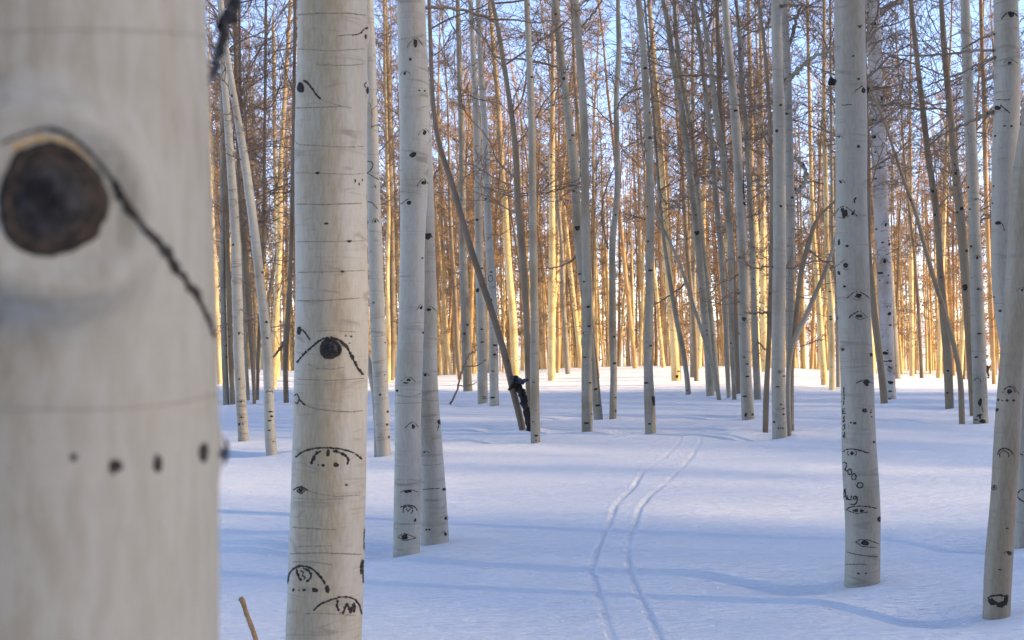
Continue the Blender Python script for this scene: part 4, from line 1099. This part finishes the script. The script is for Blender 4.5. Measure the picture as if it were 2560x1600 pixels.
cr = link('snow_crumbs', make_mesh('snow_crumbs', V, Q, M['snow']))
cr['kind'] = 'stuff'
cr['label'] = 'small crumbs of fallen snow scattered over the snow crust'
cr['category'] = 'snow'

# ------------------------------------------------------------------ the stand beyond: a tree of each kind, then copies
def proto_meshes(seed, H, r, mat, twig, sides=9, dense=1.0, z0=.30, Lm=1.7):
    rg = np.random.default_rng(seed)
    n = 9
    zz = np.linspace(-1.0, H, n)
    xx = np.cumsum(rg.normal(0, .07, n)); yy = 0
    xx -= np.interp(0, zz, xx)
    rr = r * (1 - .86 * np.clip(zz / H, 0, 1) ** 1.15)
    tr = Trunk(smooth_path(np.stack([xx, zz, rr], 1), .2), 0.0, .04, seed)
    me = tr.mesh('trunk', M[mat], sides, .4, (0, 0, 0))
    sg = crown_segs(rg, lambda z: tr.at(z), H * z0, H - .1, int(50 * dense), Lm * 1.15, 8, 3, .022, .0062)
    lo = crown_segs(rg, lambda z: tr.at(z), H * .08, H * (z0 + .05), int(22 * dense), Lm * .6, 5, 3, .010, .0050, (-.5, .4))
    sg = [np.concatenate(q) for q in zip(sg, lo)]
    V, Q = tubes(*sg)
    return me, make_mesh('crown', V, Q, M[twig])

PROTO = {
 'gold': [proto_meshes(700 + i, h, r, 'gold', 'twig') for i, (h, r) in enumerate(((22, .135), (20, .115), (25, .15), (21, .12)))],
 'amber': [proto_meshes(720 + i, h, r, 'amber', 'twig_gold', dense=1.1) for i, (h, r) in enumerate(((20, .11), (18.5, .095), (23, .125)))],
 'brown': [proto_meshes(740 + i, h, r, 'brown', 'twig', dense=1.15) for i, (h, r) in enumerate(((18, .115), (17, .10), (16, .09)))],
 'mid': [proto_meshes(760 + i, h, r, 'mid', 'twig') for i, (h, r) in enumerate(((19, .13), (17, .11)))],
}
# where each far tree shows between the near trunks: the gap names its group
GAPS = [(540, 735, 'left of the thick streaked trunk'), (735, 1000, 'right of the thick streaked trunk'), (1000, 1160, 'between the pale pair and the centre stems'),
        (1160, 1345, 'behind the leaning trunk and black snag'), (1345, 1475, 'between the black snag and the crossing grey pair'), (1475, 1625, 'behind the wavy grey aspen'),
        (1625, 1760, 'behind the long slim slanting sapling'), (1760, 1930, 'behind the broad speckled aspen'), (1930, 2120, 'between the stout twin and the inscribed aspen'),
        (2120, 2300, 'right of the inscribed aspen behind the flaky one'), (2300, 2440, 'behind the long lean trunk at the right'), (2440, 2720, 'behind the right edge aspens')]
KIND = {'gold': 'pale golden', 'amber': 'sunlit orange', 'brown': 'brown twiggy', 'mid': 'grey'}
rg = np.random.default_rng(21)
placed = [(x, y) for x, y, r in STEMS.values()]
count = {}
todo = []
tries = 0
while len(todo) < 236 and tries < 20000:
    tries += 1
    band = rg.uniform()
    dd = rg.uniform(31, 52) if band < .13 else (rg.uniform(52, 82) if band < .60 else rg.uniform(82, 118))
    px = rg.uniform(545, 2700)
    x = (px - 1280) / F * dd
    lim = .9 if dd < 60 else 1.0
    if any((x - a) ** 2 + (dd - b) ** 2 < lim for a, b in placed):
        continue
    if dd < 90 and abs(px - 2469) < 26:
        continue
    u = rg.uniform()
    if dd < 50:
        kind = 'mid' if u < .35 else ('brown' if u < .7 else 'gold')
        if 1500 < px < 1900 and u > .35:
            continue
    else:
        lefty = px < 1050
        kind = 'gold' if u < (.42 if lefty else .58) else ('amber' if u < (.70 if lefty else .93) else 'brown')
    placed.append((x, dd)); todo.append((px, x, dd, kind))
for px, x, dd, kind in todo:
    for a, b, nm in GAPS:
        if a <= px < b:
            break
    me_t, me_c = PROTO[kind][rg.integers(len(PROTO[kind]))]
    far = 'far' if dd > 52 else 'middle distance'
    adj = KIND[kind]
    label = f"{adj} aspen {'in the far stand' if dd > 52 else 'on the near crest'}, {nm}"
    t = thing('aspen_tree', (x, dd, float(macro(x, dd)) - .02), label, 'tree', f"{adj} aspens {'in the far stand' if dd > 52 else 'on the near crest'}, {nm}")
    lean = rg.normal(-.035, .045)
    t.rotation_euler = (rg.normal(0, .02), lean, rg.uniform(0, 6.283) if abs(lean) < .015 else 0)
    sc = rg.uniform(.85, 1.12)
    t.scale = (sc * rg.uniform(.85, 1.15), sc, sc)
    link('trunk', me_t, t); link('crown', me_c, t)

# ------------------------------------------------------------------ the wood that closes the view, too deep to count
def merged_wood(name, spots, label, rg, rt, nb, p2, p3, mats, Hs=(12, 17), z0=.3, Lm=1.9):
    VT, QT, VC, QC = [], [], [], []
    ot = oc = 0
    for x, y in spots:
        H = rg.uniform(*Hs); g = float(macro(x, y))
        zz = np.linspace(-.6, H, 6); xx = x + np.cumsum(rg.normal(0, .10, 6)) - .03 * zz
        rr = rg.uniform(.075, .13) * (1 - .85 * np.clip(zz / H, 0, 1))
        P = np.stack([xx, np.full(6, y), g + zz], 1)
        V, Q = tubes(P[:-1], P[1:], rr[:-1], rr[1:], 6)
        VT.append(V); QT.append(Q + ot); ot += len(V)
        ax = lambda z: (np.interp(z, zz, xx), np.full(np.shape(z), y), np.interp(z, zz, rr))
        s = crown_segs(rg, ax, H * z0, H, nb, Lm, p2, p3, .018, rt)
        s[0][:, 2] += g; s[1][:, 2] += g
        V, Q = tubes(*s)
        VC.append(V); QC.append(Q + oc); oc += len(V)
    V = np.concatenate(VT + VC); nT = sum(len(q) for q in QT)
    Q = np.concatenate([np.concatenate(QT), np.concatenate(QC) + ot])
    me = make_mesh(name, V, Q, M[mats[0]])
    me.materials.append(M[mats[1]])
    mi = np.zeros(len(Q), dtype=np.int32); mi[nT:] = 1
    me.polygons.foreach_set('material_index', mi)
    o = link(name, me)
    o['kind'] = 'stuff'; o['label'] = label; o['category'] = 'wood'
    return o

rg = np.random.default_rng(33)
spots = []
for i in range(1000):
    dd = 92 + 118 * rg.uniform() ** 1.3
    spots.append((rg.uniform(-.30, .52) * dd, dd))
merged_wood('distant_wood', spots, 'dense far off golden wood closing the view behind the stand', rg, .015, 17, 5, 2, ('gold', 'twig_gold'), Hs=(16, 25), z0=.06, Lm=2.4)

# unseen wood set on the added hillside; its crowns thin the low sun that reaches the near snow
spots = []
for i in range(215):
    x = rg.uniform(80, 152)
    y1 = 32 - .2126 * x
    spots.append((x, y1 - rg.uniform(0, 1) * 62))
merged_wood('sun_filter_wood', spots, 'unseen aspen wood on an added hillside, filtering the sun from the right', rg, .0098, 28, 6, 3, ('mid', 'twig'), Hs=(18, 25), z0=.14, Lm=3.3)
